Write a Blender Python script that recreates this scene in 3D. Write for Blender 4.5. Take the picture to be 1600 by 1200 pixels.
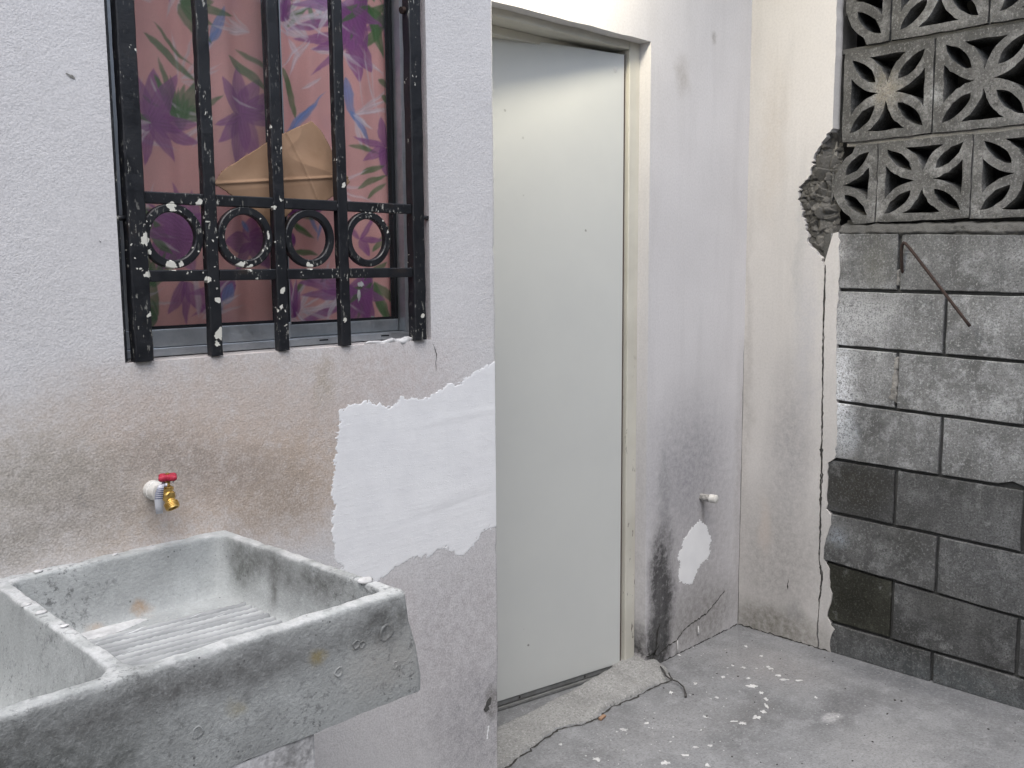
import bpy, bmesh, math, random
import numpy as np
from mathutils import Vector, Matrix, noise as mnoise

# ------------------------------------------------------------------ camera, sky, sun, exposure
S = bpy.context.scene
COL = S.collection
for o in list(bpy.data.objects):
    bpy.data.objects.remove(o)
random.seed(7)
RNG = np.random.default_rng(7)

cam_d = bpy.data.cameras.new('camera')
cam = bpy.data.objects.new('camera', cam_d)
COL.objects.link(cam)
cam_d.sensor_fit = 'HORIZONTAL'
cam_d.sensor_width = 36.0
cam_d.lens = 36.0 * 1480.04 / 1600.0
cam_d.clip_start = 0.02
cam_d.clip_end = 400.0
_yaw, _pitch, _roll = (math.radians(v) for v in (44.70596, 7.19292, -0.41720))
_f = Vector((math.sin(_yaw) * math.cos(_pitch), math.cos(_yaw) * math.cos(_pitch), -math.sin(_pitch)))
_r = Vector((math.cos(_yaw), -math.sin(_yaw), 0.0))
_u = _r.cross(_f)
_r2 = math.cos(_roll) * _r + math.sin(_roll) * _u
_u2 = -math.sin(_roll) * _r + math.cos(_roll) * _u
cam.matrix_world = Matrix(((_r2.x, _u2.x, -_f.x, -3.14844), (_r2.y, _u2.y, -_f.y, -1.92713),
                           (_r2.z, _u2.z, -_f.z, 1.41399), (0, 0, 0, 1)))
S.camera = cam

SUN_EL, SUN_AZ = 66.0, 225.0            # degrees; azimuth clockwise from +Y, the light comes from behind the viewer
world = bpy.data.worlds.new('World')
S.world = world
world.use_nodes = True
wn = world.node_tree
wn.nodes.clear()
w_out = wn.nodes.new('ShaderNodeOutputWorld')
w_bg = wn.nodes.new('ShaderNodeBackground')
w_sky = wn.nodes.new('ShaderNodeTexSky')
w_sky.sky_type = 'NISHITA'
w_sky.sun_disc = False
w_sky.sun_elevation = math.radians(SUN_EL)
w_sky.sun_rotation = math.radians(SUN_AZ)
w_sky.air_density = 1.0
w_sky.dust_density = 2.5
w_sky.ozone_density = 1.0
w_hs = wn.nodes.new('ShaderNodeHueSaturation')      # cloud cover greys the blue
w_hs.inputs['Saturation'].default_value = 0.52
wn.links.new(w_sky.outputs[0], w_hs.inputs['Color'])
wn.links.new(w_hs.outputs[0], w_bg.inputs['Color'])
w_bg.inputs['Strength'].default_value = 0.12
wn.links.new(w_bg.outputs[0], w_out.inputs['Surface'])

sun_d = bpy.data.lights.new('sun', 'SUN')
sun_d.energy = 0.6
sun_d.angle = math.radians(70)
sun_d.color = (1.0, 0.985, 0.965)
sun = bpy.data.objects.new('sun', sun_d)
COL.objects.link(sun)
_sd = Vector((math.sin(math.radians(SUN_AZ)) * math.cos(math.radians(SUN_EL)),
              math.cos(math.radians(SUN_AZ)) * math.cos(math.radians(SUN_EL)), math.sin(math.radians(SUN_EL))))
sun.rotation_euler = _sd.to_track_quat('Z', 'Y').to_euler()
sun.location = _sd * 20

S.view_settings.view_transform = 'Standard'
S.view_settings.look = 'None'
S.view_settings.gamma = 1.0
S.view_settings.use_curve_mapping = False
S.view_settings.exposure = 1.42
S.render.engine = 'CYCLES'
S.cycles.max_bounces = 6
S.cycles.diffuse_bounces = 3
S.cycles.glossy_bounces = 2
S.cycles.caustics_reflective = False
S.cycles.caustics_refractive = False

# ------------------------------------------------------------------ helpers: objects
def tag(o, label=None, cat=None, group=None, kind=None):
    if label: o['label'] = label
    if cat: o['category'] = cat
    if group: o['group'] = group
    if kind: o['kind'] = kind
    return o

def empty(name, loc=(0, 0, 0)):
    o = bpy.data.objects.new(name, None)
    o.empty_display_size = 0.05
    o.location = loc
    COL.objects.link(o)
    return o

def link(name, me, mat, parent=None, smooth=False):
    o = bpy.data.objects.new(name, me)
    COL.objects.link(o)
    if mat is not None and not me.materials:
        me.materials.append(mat)
    if parent is not None:
        o.parent = parent
        o.matrix_parent_inverse = Matrix.Translation(-Vector(parent.location))
    if smooth:
        me.polygons.foreach_set('use_smooth', [True] * len(me.polygons))
    return o

def from_bm(name, bm, mat, parent=None, smooth=False, recalc=True):
    if recalc:
        bmesh.ops.recalc_face_normals(bm, faces=bm.faces)
    me = bpy.data.meshes.new(name)
    bm.to_mesh(me)
    bm.free()
    return link(name, me, mat, parent, smooth)

def from_py(name, v, f, mat, parent=None, smooth=False):
    me = bpy.data.meshes.new(name)
    me.from_pydata([tuple(map(float, p)) for p in v], [], f)
    me.update()
    return link(name, me, mat, parent, smooth)

def add_box(bm, x0, x1, y0, y1, z0, z1, bev=0.0, seg=2, M=None):
    r = bmesh.ops.create_cube(bm, size=1.0)
    vs = r['verts']
    for v in vs:
        v.co = Vector(((x0 + x1) / 2 + v.co.x * (x1 - x0), (y0 + y1) / 2 + v.co.y * (y1 - y0),
                       (z0 + z1) / 2 + v.co.z * (z1 - z0)))
    if bev > 0:
        es = list({e for v in vs for e in v.link_edges})
        r2 = bmesh.ops.bevel(bm, geom=es, offset=bev, segments=seg, profile=0.5, affect='EDGES')
        vs = list({v for f in r2['faces'] for v in f.verts} | {v for v in vs if v.is_valid})
    if M is not None:
        bmesh.ops.transform(bm, matrix=M, verts=vs)
    return vs

def box_obj(name, b, mat, parent=None, bev=0.0, seg=2, M=None):
    bm = bmesh.new()
    add_box(bm, *b, bev=bev, seg=seg, M=M)
    return from_bm(name, bm, mat, parent)

def add_tube(bm, pts, r, n=10, caps=True, jitter=0.0):
    pts = [Vector(p) for p in pts]
    rs = r if isinstance(r, (list, tuple)) else [r] * len(pts)
    rings = []
    t0 = (pts[1] - pts[0]).normalized()
    nrm = t0.orthogonal().normalized()
    for i, p in enumerate(pts):
        t = (pts[min(i + 1, len(pts) - 1)] - pts[max(i - 1, 0)]).normalized()
        nrm = (nrm - t * nrm.dot(t)).normalized()
        b = t.cross(nrm)
        ring = []
        for k in range(n):
            a = 2 * math.pi * k / n
            rr = rs[i] * (1 + random.uniform(-jitter, jitter))
            ring.append(bm.verts.new(p + rr * (math.cos(a) * nrm + math.sin(a) * b)))
        rings.append(ring)
    for i in range(len(rings) - 1):
        for k in range(n):
            bm.faces.new((rings[i][k], rings[i][(k + 1) % n], rings[i + 1][(k + 1) % n], rings[i + 1][k]))
    if caps:
        bm.faces.new(rings[0][::-1])
        bm.faces.new(rings[-1])

def tube_obj(name, pts, r, mat, parent=None, n=12, smooth=True):
    bm = bmesh.new()
    add_tube(bm, pts, r, n)
    o = from_bm(name, bm, mat, parent)
    if smooth:
        for p in o.data.polygons:
            p.use_smooth = len(p.vertices) == 4
    return o

def lathe_obj(name, prof, origin, axis, mat, parent=None, n=24):
    """prof: list of (distance along the axis, radius)"""
    ax = Vector(axis).normalized()
    a = ax.orthogonal().normalized()
    b = ax.cross(a)
    bm = bmesh.new()
    rings = []
    for h, r in prof:
        c = Vector(origin) + ax * h
        rings.append([bm.verts.new(c + max(r, 1e-5) * (math.cos(2 * math.pi * k / n) * a + math.sin(2 * math.pi * k / n) * b)) for k in range(n)])
    for i in range(len(rings) - 1):
        for k in range(n):
            bm.faces.new((rings[i][k], rings[i][(k + 1) % n], rings[i + 1][(k + 1) % n], rings[i + 1][k]))
    bm.faces.new(rings[0]); bm.faces.new(rings[-1])
    o = from_bm(name, bm, mat, parent)
    me = o.data
    for p in me.polygons:
        p.use_smooth = len(p.vertices) == 4
    try:
        me.set_sharp_from_angle(angle=math.radians(38))
    except Exception:
        pass
    return o

def rough_line(pts, step, amp, seed=0, closed=False):
    """resample a 2-D polyline and jitter it"""
    rg = np.random.default_rng(seed)
    out = []
    n = len(pts)
    for i in range(n if closed else n - 1):
        a = np.array(pts[i], float); b = np.array(pts[(i + 1) % n], float)
        L = np.linalg.norm(b - a); k = max(1, int(L / step))
        d = (b - a) / max(L, 1e-9); nn = np.array((-d[1], d[0]))
        for j in range(k):
            q = a + (b - a) * j / k
            if j > 0:
                q = q + nn * rg.normal(0, amp) + d * rg.normal(0, amp * .5)
            out.append(tuple(q))
    if not closed:
        out.append(tuple(pts[-1]))
    return out

def fill_extrude(name, loops, to3, d0, d1, mat, parent=None, bevel=0.0):
    """2-D outer loop + holes -> plate between depths d0 (front) and d1 (back)"""
    bm = bmesh.new()
    allv = []
    edges = []
    for lp in loops:
        vs = [bm.verts.new(to3(a, b, d0)) for a, b in lp]
        allv.append(vs)
        for i in range(len(vs)):
            edges.append(bm.edges.new((vs[i], vs[(i + 1) % len(vs)])))
    bmesh.ops.triangle_fill(bm, use_beauty=True, use_dissolve=False, edges=edges)
    for lp, vs in zip(loops, allv):
        back = [bm.verts.new(to3(a, b, d1)) for a, b in lp]
        for i in range(len(vs)):
            j = (i + 1) % len(vs)
            bm.faces.new((vs[i], vs[j], back[j], back[i]))
    return from_bm(name, bm, mat, parent)

# ------------------------------------------------------------------ helpers: lattice noise for relief
def vnoise(x, y, seed=0):
    xi = np.floor(x).astype(np.int64); yi = np.floor(y).astype(np.int64)
    fx = x - xi; fy = y - yi
    fx = fx * fx * (3 - 2 * fx); fy = fy * fy * (3 - 2 * fy)
    def h(a, b):
        n = (a * 374761393 + b * 668265263 + seed * 1442695041) & 0xFFFFFFFF
        n = ((n ^ (n >> 13)) * 1274126177) & 0xFFFFFFFF
        return ((n ^ (n >> 16)) & 0xFFFF) / 65535.0
    return (h(xi, yi) * (1 - fx) + h(xi + 1, yi) * fx) * (1 - fy) + (h(xi, yi + 1) * (1 - fx) + h(xi + 1, yi + 1) * fx) * fy

def fbm(x, y, s, seed=0, oct=4):
    o = 0; a = .5; t = 0
    for k in range(oct):
        o = o + a * vnoise(x * s, y * s, seed + 17 * k); t += a
        a *= .5; s *= 2.03
    return o / t * 2 - 1

def poly_sdf(px, py, poly):
    """signed distance, positive inside"""
    d = np.full(px.shape, 1e9); ins = np.zeros(px.shape, bool)
    n = len(poly)
    for i in range(n):
        x0, y0 = poly[i]; x1, y1 = poly[(i + 1) % n]
        ex, ey = x1 - x0, y1 - y0
        t = np.clip(((px - x0) * ex + (py - y0) * ey) / (ex * ex + ey * ey + 1e-12), 0, 1)
        d = np.minimum(d, np.hypot(px - x0 - t * ex, py - y0 - t * ey))
        c = ((y0 > py) != (y1 > py)) & (px < (x1 - x0) * (py - y0) / (y1 - y0 + 1e-12) + x0)
        ins ^= c
    return np.where(ins, d, -d)

def grid_mesh(name, U, V, P, keep, mat, parent=None, smooth=True):
    """P: (nu,nv,3) positions, keep: (nu,nv) bool on vertices; quads with all four corners kept"""
    nu, nv = keep.shape
    idx = -np.ones((nu, nv), int)
    k = keep[:-1, :-1] & keep[1:, :-1] & keep[1:, 1:] & keep[:-1, 1:]
    used = np.zeros((nu, nv), bool)
    used[:-1, :-1] |= k; used[1:, :-1] |= k; used[1:, 1:] |= k; used[:-1, 1:] |= k
    idx[used] = np.arange(used.sum())
    verts = P[used]
    I, J = np.nonzero(k)
    faces = np.stack([idx[I, J], idx[I + 1, J], idx[I + 1, J + 1], idx[I, J + 1]], 1)
    me = bpy.data.meshes.new(name)
    me.vertices.add(len(verts)); me.vertices.foreach_set('co', verts.astype(np.float32).ravel())
    me.loops.add(faces.size); me.loops.foreach_set('vertex_index', faces.astype(np.int32).ravel())
    me.polygons.add(len(faces)); me.polygons.foreach_set('loop_start', np.arange(0, faces.size, 4, dtype=np.int32))
    try:
        me.polygons.foreach_set('loop_total', np.full(len(faces), 4, dtype=np.int32))
    except Exception:
        pass
    me.update(calc_edges=True)
    me.validate()
    return link(name, me, mat, parent, smooth), used

# ------------------------------------------------------------------ helpers: node materials
class Mat:
    def __init__(self, name, rough=0.9, spec=0.3, metal=0.0):
        self.m = bpy.data.materials.new(name)
        self.m.use_nodes = True
        self.t = self.m.node_tree
        self.n = self.t.nodes
        self.b = self.n['Principled BSDF']
        self.b.inputs['Roughness'].default_value = rough
        self.b.inputs['Specular IOR Level'].default_value = spec
        self.b.inputs['Metallic'].default_value = metal
        self._pos = None
    def put(self, sock, v):
        if hasattr(v, 'is_linked'):
            self.t.links.new(v, sock)
        elif isinstance(v, (tuple, list)):
            v = tuple(v)
            if sock.type == 'RGBA' and len(v) == 3:
                v = v + (1,)
            sock.default_value = v
        else:
            sock.default_value = (v, v, v) if sock.type == 'VECTOR' else ((v, v, v, 1) if sock.type == 'RGBA' else v)
    def pos(self):
        if self._pos is None:
            self._pos = self.n.new('ShaderNodeNewGeometry').outputs['Position']
        return self._pos
    def objpos(self):
        return self.n.new('ShaderNodeTexCoord').outputs['Object']
    def vmath(self, op, a, b=None, c=None):
        k = self.n.new('ShaderNodeVectorMath'); k.operation = op
        self.put(k.inputs[0], a)
        if b is not None: self.put(k.inputs[1], b)
        if c is not None: self.put(k.inputs[2], c)
        return k.outputs['Value'] if op in ('LENGTH', 'DOT_PRODUCT', 'DISTANCE') else k.outputs[0]
    def math(self, op, a, b=0.0, clamp=False):
        k = self.n.new('ShaderNodeMath'); k.operation = op; k.use_clamp = clamp
        self.put(k.inputs[0], a); self.put(k.inputs[1], b)
        return k.outputs[0]
    def noise(self, scale, detail=4, rough=.55, vec=None, dist=0.0, color=False):
        k = self.n.new('ShaderNodeTexNoise')
        self.put(k.inputs['Vector'], vec if vec is not None else self.pos())
        k.inputs['Scale'].default_value = scale; k.inputs['Detail'].default_value = detail
        k.inputs['Roughness'].default_value = rough; k.inputs['Distortion'].default_value = dist
        return k.outputs['Color' if color else 'Fac']
    def voro(self, scale, vec=None, feat='F1', rnd=1.0):
        k = self.n.new('ShaderNodeTexVoronoi'); k.feature = feat
        self.put(k.inputs['Vector'], vec if vec is not None else self.pos())
        k.inputs['Scale'].default_value = scale
        k.inputs['Randomness'].default_value = rnd
        return k.outputs['Distance']
    def remap(self, v, a, b, c=0.0, d=1.0, smooth=False):
        k = self.n.new('ShaderNodeMapRange'); k.clamp = True
        if smooth: k.interpolation_type = 'SMOOTHSTEP'
        self.put(k.inputs['Value'], v)
        for i, x in zip(('From Min', 'From Max', 'To Min', 'To Max'), (a, b, c, d)):
            k.inputs[i].default_value = x
        return k.outputs[0]
    def mix(self, f, a, b, blend='MIX'):
        k = self.n.new('ShaderNodeMix'); k.data_type = 'RGBA'; k.blend_type = blend
        self.put(k.inputs['Factor'], f); self.put(k.inputs['A'], a); self.put(k.inputs['B'], b)
        return k.outputs['Result']
    def xyz(self, vec=None):
        k = self.n.new('ShaderNodeSeparateXYZ'); self.put(k.inputs[0], vec if vec is not None else self.pos())
        return k.outputs
    def warp(self, amp, scale, detail=5, rough=.6):
        c = self.noise(scale, detail, rough, color=True)
        return self.vmath('MULTIPLY_ADD', self.vmath('SUBTRACT', c, (.5, .5, .5)), (amp * 2,) * 3, self.pos())
    def blob(self, vec, c, r, soft=.9):
        """1 inside the ellipsoid, fading to 0 at its rim"""
        q = self.vmath('DIVIDE', self.vmath('SUBTRACT', vec, c), r)
        return self.remap(self.vmath('LENGTH', q), 1.0 - soft, 1.0, 1.0, 0.0, True)
    def bump(self, h, strength=.5, dist=.002, prev=None):
        k = self.n.new('ShaderNodeBump')
        k.inputs['Strength'].default_value = strength; k.inputs['Distance'].default_value = dist
        self.put(k.inputs['Height'], h)
        if prev is not None: self.put(k.inputs['Normal'], prev)
        self.t.links.new(k.outputs[0], self.b.inputs['Normal'])
        return k.outputs[0]
    def color(self, c): self.put(self.b.inputs['Base Color'], c)
    def rough(self, r): self.put(self.b.inputs['Roughness'], r)

def stains(m, col, vec, lst, tex=None):
    for c, r, rgb, k, soft in sorted(lst, key=lambda s: -sorted(s[1])[0] * sorted(s[1])[1]):
        f = m.blob(vec, c, r, soft)
        f = m.math('MULTIPLY', f, k)
        if tex is not None:
            f = m.math('MULTIPLY', f, tex)
        col = m.mix(f, col, rgb)
    return col

def srgb(r, g, b):
    return tuple(((v / 255) / 12.92 if v / 255 <= .04045 else ((v / 255 + .055) / 1.055) ** 2.4) for v in (r, g, b))

LAMP = 75.0
# ------------------------------------------------------------------ materials of the setting
def plaster(name, base, lst, scale=170, strength=.55, dist=.0022, streak=.25, fine=0.06):
    m = Mat(name, .92, .2)
    w = m.warp(.06, 7, 4)
    g = m.noise(scale * .9, 2, .55)
    tex = m.math('MULTIPLY', m.remap(m.noise(45, 4, .7), .3, .7, .45, 1.2), m.remap(g, .36, .62, 1.3 if strength > .5 else 1.08, .66 if strength > .5 else .9))
    col = m.mix(m.remap(m.noise(2.2, 3, .6), .35, .7), base, tuple(v * .9 for v in base))
    col = stains(m, col, w, lst, tex)
    # vertical weather streaks
    sv = m.vmath('MULTIPLY', m.pos(), (1, 1, .12))
    st = m.remap(m.noise(9, 4, .65, sv), .48, .80, 0, streak)
    col = m.mix(st, col, tuple(v * .6 for v in base))
    col = m.mix(m.remap(g, .3, .62, fine * 3.2, 0), col, tuple(v * .45 for v in base))
    # a few dark pits and pale specks
    col = m.mix(m.remap(m.voro(38, w), .03, .05, .5, 0), col, tuple(v * .5 for v in base))
    m.color(col)
    n1 = m.bump(m.math('MULTIPLY', m.noise(scale, 3, .6), m.remap(m.noise(3.5, 2, .5), .3, .7, .45, 1.25)), strength, dist)
    m.bump(m.noise(scale * .16, 4, .6), strength * .5, dist * 1.8, n1)
    return m.m

WHITE = (.73, .718, .722)
M_wallA = plaster('painted_stucco', WHITE, [
    ((-2.30, -.25, 1.03), (.58, .4, .28), (.60, .49, .41), 1.1, .8),
    ((-2.10, -.25, .98), (.26, .4, .20), (.55, .44, .35), .75, .9),
    ((-2.66, -.25, 1.03), (.42, .4, .24), (.50, .45, .385), .7, .9),
    ((-2.38, -.25, 1.045), (.22, .4, .115), (.29, .26, .235), .5, .95),
    ((-2.27, -.25, 1.02), (.20, .4, .09), (.30, .26, .23), .5, .95),
    ((-2.55, -.25, .985), (.20, .4, .075), (.27, .255, .24), .5, .95),
    ((-2.62, -.25, 1.06), (.28, .4, .09), (.29, .275, .245), .5, .9),
    ((-2.16, -.25, .95), (.17, .4, .13), (.30, .25, .20), .55, .9),
    ((-2.72, -.25, .95), (.2, .4, .07), (.28, .26, .23), .6, .9),
    ((-2.04, -.25, 1.17), (.035, .4, .09), (.42, .36, .27), .55, 1),
    ((-2.20, -.25, 1.18), (.55, .4, .13), (.58, .50, .45), .7, .9),
    ((-1.85, -.25, 1.14), (.32, .4, .20), (.60, .53, .51), .7, .9),
    ((-1.68, -.25, .52), (.45, .4, .38), (.46, .435, .445), .75, .85),
    ((-1.60, -.25, .25), (.30, .4, .25), (.34, .33, .35), .7, .8),
    ((-1.95, -.25, .60), (.2, .4, .2), (.48, .42, .41), .6, .9),
    ((-2.26, -.25, .62), (.05, .4, .10), (.25, .245, .25), .7, .9),
    ((-1.57, -.25, .30), (.03, .4, .05), (.22, .21, .2), .8, .6),
], scale=290, strength=.62, dist=.0022, streak=.06, fine=.09)
M_wallB = plaster('painted_smooth_plaster', (.68, .668, .68), [
    ((-.505, 0, .26), (.11, .3, .36), (.07, .068, .07), 1.5, .9),
    ((-.53, 0, .06), (.12, .3, .20), (.05, .05, .05), 1.5, .9),
    ((-.50, 0, .62), (.06, .3, .22), (.26, .26, .27), .6, .95),
    ((-.33, 0, .68), (.45, .3, .42), (.28, .275, .30), .8, 1.0),
    ((-.30, 0, .30), (.5, .3, .55), (.34, .325, .33), .75, 1.0),
    ((-.25, 0, .10), (.40, .3, .22), (.27, .26, .25), .9, .85),
    ((-.25, 0, .52), (.02, .3, .10), (.24, .225, .215), .7, .9),
    ((-.02, 0, .55), (.04, .3, .75), (.40, .38, .37), .5, .9),
    ((-.42, 0, 2.03), (.06, .3, .10), (.34, .31, .28), .5, .9),
    ((-.24, 0, 2.19), (.02, .3, .03), (.22, .2, .18), .7, .9),
], scale=150, strength=.28, dist=.0012, streak=.28, fine=.05)
M_wallC = plaster('weathered_cream_plaster', (.63, .61, .59), [
    ((0, -.16, .30), (.3, .30, .42), (.36, .345, .335), .85, .85),
    ((0, -.15, .03), (.3, .38, .13), (.20, .19, .165), .9, .85),
    ((0, -.25, .12), (.3, .06, .07), (.22, .22, .22), .6, .9),
    ((0, -.20, .75), (.3, .14, .45), (.36, .35, .355), .8, .9),
    ((0, -.10, .42), (.3, .05, .16), (.58, .51, .455), .6, .9),
    ((0, -.26, 1.15), (.3, .07, .50), (.50, .50, .53), .6, .95),
    ((0, -.10, 1.85), (.3, .08, .45), (.54, .50, .455), .7, .95),
    ((0, -.22, 1.45), (.3, .03, .45), (.42, .43, .44), .5, .95),
    ((0, -.02, 1.0), (.3, .03, .9), (.40, .38, .36), .5, .95),
], scale=150, strength=.25, dist=.0012, streak=.38, fine=.05)

def concrete(name, base, lst=(), rough=.9, pits=.5, mott=.35, bump=.5, objcol=False, fine=240, lichen=0.0, grain=.45):
    m = Mat(name, rough, .3)
    w = m.warp(.035, 9, 4)
    tex = m.remap(m.noise(45, 5, .7), .28, .72, .35, 1.2)
    if objcol:
        oi = m.n.new('ShaderNodeObjectInfo').outputs['Color']
        base_c = oi
        dk = m.mix(1.0, oi, (.45, .45, .44), 'MULTIPLY'); lt = m.mix(1.0, oi, (1.55, 1.56, 1.58), 'MULTIPLY')
        dd = m.mix(1.0, oi, (.35, .35, .35), 'MULTIPLY'); dg = m.mix(1.0, oi, (.45, .45, .45), 'MULTIPLY'); lg = m.mix(1.0, oi, (1.6, 1.6, 1.6), 'MULTIPLY')
    else:
        base_c = base; dk = tuple(v * .66 for v in base); lt = tuple(v * 1.22 for v in base); dd = tuple(v * .3 for v in base); dg = tuple(v * .5 for v in base); lg = tuple(v * 1.5 for v in base)
    col = m.mix(m.remap(m.noise(5, 4, .65), .35, .68, 0, mott * 1.6), base_c, dk)
    col = m.mix(m.remap(m.noise(13, 4, .7, m.vmath('ADD', m.pos(), (3, 7, 1))), .5, .75, 0, mott * 1.4), col, lt)
    if objcol:        # dark runs washed down over the joints, and pale bloom
        rv = m.vmath('MULTIPLY', m.pos(), (1, 1, .22))
        col = m.mix(m.remap(m.noise(13, 4, .65, rv), .50, .72, 0, .7), col, dd)
        col = m.mix(m.remap(m.noise(11, 5, .75, m.vmath('ADD', m.pos(), (5, 1, 9))), .58, .72, 0, .55), col, (.42, .43, .43))
    col = stains(m, col, w, lst, tex)
    col = m.mix(m.remap(m.noise(fine, 3, .75), .50, .62, 0, grain), col, dg)
    col = m.mix(m.remap(m.noise(fine * .8, 3, .7, m.vmath('ADD', m.pos(), (9, 2, 5))), .54, .66, 0, grain * .75), col, lg)
    pit = m.remap(m.voro(75), .08, .15, 1, 0)
    pitm = m.math('MULTIPLY', pit, m.remap(m.noise(14, 4, .6), .48, .62))
    col = m.mix(m.math('MULTIPLY', pitm, pits), col, dd)
    if lichen > 0:
        li = m.math('MULTIPLY', m.remap(m.noise(70, 5, .78), .53, .62), m.remap(m.noise(5.5, 4, .6, m.vmath('ADD', m.pos(), (2, 4, 6))), .42, .62))
        col = m.mix(m.math('MULTIPLY', li, lichen), col, dd)
    m.color(col)
    n1 = m.bump(m.noise(fine * .9, 3, .65), bump, .0018)
    m.bump(m.noise(38, 4, .6), bump * .5, .0016, n1)
    return m

fl = concrete('trowelled_concrete_floor', (.245, .25, .26), [
    ((-.55, -.85, 0), (.35, .25, .3), (.33, .33, .335), .6, .9),
    ((-.25, -.30, 0), (.25, .30, .3), (.30, .285, .28), .5, .9),
    ((-.35, -.62, 0), (.22, .10, .3), (.10, .10, .105), .7, .9),
    ((-.05, -.70, 0), (.12, .6, .3), (.085, .09, .10), .7, .9),
    ((-.62, -.42, 0), (.25, .10, .3), (.12, .118, .118), .5, .9),
    ((-.9, -.3, 0), (.4, .2, .3), (.32, .32, .33), .5, .9),
    ((-.47, -.63, 0), (.06, .035, .3), (.48, .48, .49), .8, .7),
], rough=.72, pits=.6, mott=.7, bump=.5, fine=130, lichen=.45, grain=.55)
# fine dried-paint speckle
spk = fl.math('MULTIPLY', fl.remap(fl.voro(120, fl.warp(.004, 120)), .10, .16, 1, 0), fl.remap(fl.noise(5.5, 4, .6), .5, .64))
c0 = fl.b.inputs['Base Color'].links[0].from_socket
fl.color(fl.mix(fl.math('MULTIPLY', spk, fl.remap(fl.noise(70, 2, .5), .5, .58)), c0, (.72, .72, .72)))
fl.rough(fl.remap(fl.noise(11, 4, .6), .3, .7, .5, .85))
M_floor = fl.m
M_apron = concrete('rough_cement_apron', (.32, .32, .315), [((-1.40, .05, 0), (.16, .12, .3), (.14, .14, .135), .8, .8)], pits=.8, mott=.5, bump=1.0, fine=150, lichen=.4, grain=.7).m

M_block = concrete('concrete_block_face', None, [
    ((0, -.42, 1.22), (.3, .24, .16), (.52, .53, .54), 1.0, .95),
    ((0, -.375, .95), (.3, .10, .30), (.72, .74, .77), 1.4, .85),
    ((0, -.42, .82), (.3, .07, .10), (.52, .56, .60), .6, .9),
    ((0, -.37, 1.45), (.3, .04, .10), (.60, .60, .60), .6, .9),
    ((0, -.40, .43), (.3, .06, .06), (.35, .39, .43), .7, .9),
    ((0, -.46, .63), (.3, .20, .14), (.04, .038, .03), .95, .85),
    ((0, -.62, .47), (.3, .16, .09), (.07, .07, .065), .8, .95),
    ((0, -.46, .22), (.3, .18, .14), (.018, .018, .013), 1.0, .75),
    ((0, -.75, .58), (.3, .16, .13), (.10, .10, .10), .6, .95),
    ((0, -.80, .28), (.3, .25, .12), (.11, .11, .105), .6, .95),
    ((0, -.95, .45), (.3, .3, .3), (.15, .155, .16), .5, .9),
    ((0, -.75, 1.49), (.3, .6, .06), (.09, .09, .085), .6, .9),
    ((0, -.50, 1.40), (.3, .09, .16), (.17, .17, .15), .7, .9),
    ((0, -.85, .02), (.3, .6, .09), (.10, .12, .13), .5, .9),
], mott=.75, bump=1.0, objcol=True, pits=.7, fine=170, lichen=.75, grain=.85).m
M_vent = concrete('breeze_block_concrete', None, [
    ((0, -.50, 1.98), (.3, .07, .10), (.40, .36, .28), .6, .95),
    ((0, -.8, 1.815), (.3, 2.0, .045), (.05, .05, .046), .8, .9), ((0, -.8, 2.125), (.3, 2.0, .05), (.05, .05, .046), .85, .9), ((0, -.8, 2.45), (.3, 2.0, .05), (.05, .05, .046), .8, .9), ((0, -.8, 1.545), (.3, 2.0, .03), (.06, .06, .055), .8, .9),
], mott=.95, bump=1.0, objcol=True, pits=.7, fine=180, lichen=1.0, grain=.8).m
M_mortar = concrete('dark_mortar', (.10, .099, .094), mott=.6, bump=1.2).m
M_mortar_pale = concrete('pale_mortar', (.30, .29, .27), mott=.6, bump=1.2).m
M_aggregate = concrete('broken_concrete_core', (.135, .13, .12), mott=.8, bump=1.3, fine=120).m
M_sink = concrete('cast_concrete_sink', (.42, .437, .435), [
    ((-2.82, -.78, .80), (.26, .12, .16), (.06, .065, .06), 1.0, .95),
    ((-2.60, -.78, .865), (.40, .1, .05), (.12, .12, .118), .9, .95),
    ((-2.30, -.78, .865), (.12, .1, .05), (.08, .08, .077), .9, .95),
    ((-2.28, -.5, .875), (.05, .3, .045), (.085, .085, .08), .95, .95),
    ((-2.295, -.36, .86), (.05, .07, .08), (.09, .095, .085), .95, .95), ((-2.30, -.45, .84), (.05, .03, .07), (.10, .10, .095), .8, .95),
    ((-2.40, -.50, .79), (.30, .3, .05), (.36, .38, .38), .4, .9),
    ((-2.47, -.30, .805), (.03, .06, .02), (.34, .22, .12), .85, .9),
    ((-2.56, -.33, .80), (.03, .05, .02), (.36, .24, .14), .85, .9),
    ((-2.42, -.78, .85), (.022, .1, .018), (.27, .21, .07), .75, .9),
    ((-2.55, -.78, .82), (.02, .1, .02), (.27, .23, .11), .6, .9),
    ((-2.30, -.78, .80), (.13, .2, .08), (.42, .40, .37), .5, .9),
    ((-2.5, -.50, .907), (.60, .5, .008), (.56, .565, .57), .8, .6),
], pits=1.0, mott=.5, bump=.8, fine=190, lichen=.8, grain=.22).m

m = Mat('white_filler_paste', .75, .3)
m.color(m.mix(m.remap(m.noise(14, 4, .6), .35, .7), (.88, .885, .895), (.82, .825, .84)))
sv = m.vmath('MULTIPLY', m.pos(), (7, 6, 50))
n1 = m.bump(m.remap(m.noise(9, 3, .7, sv), .56, .62), .35, .0005)
m.bump(m.noise(60, 4, .65), .35, .0012, n1)
M_filler = m.m

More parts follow.
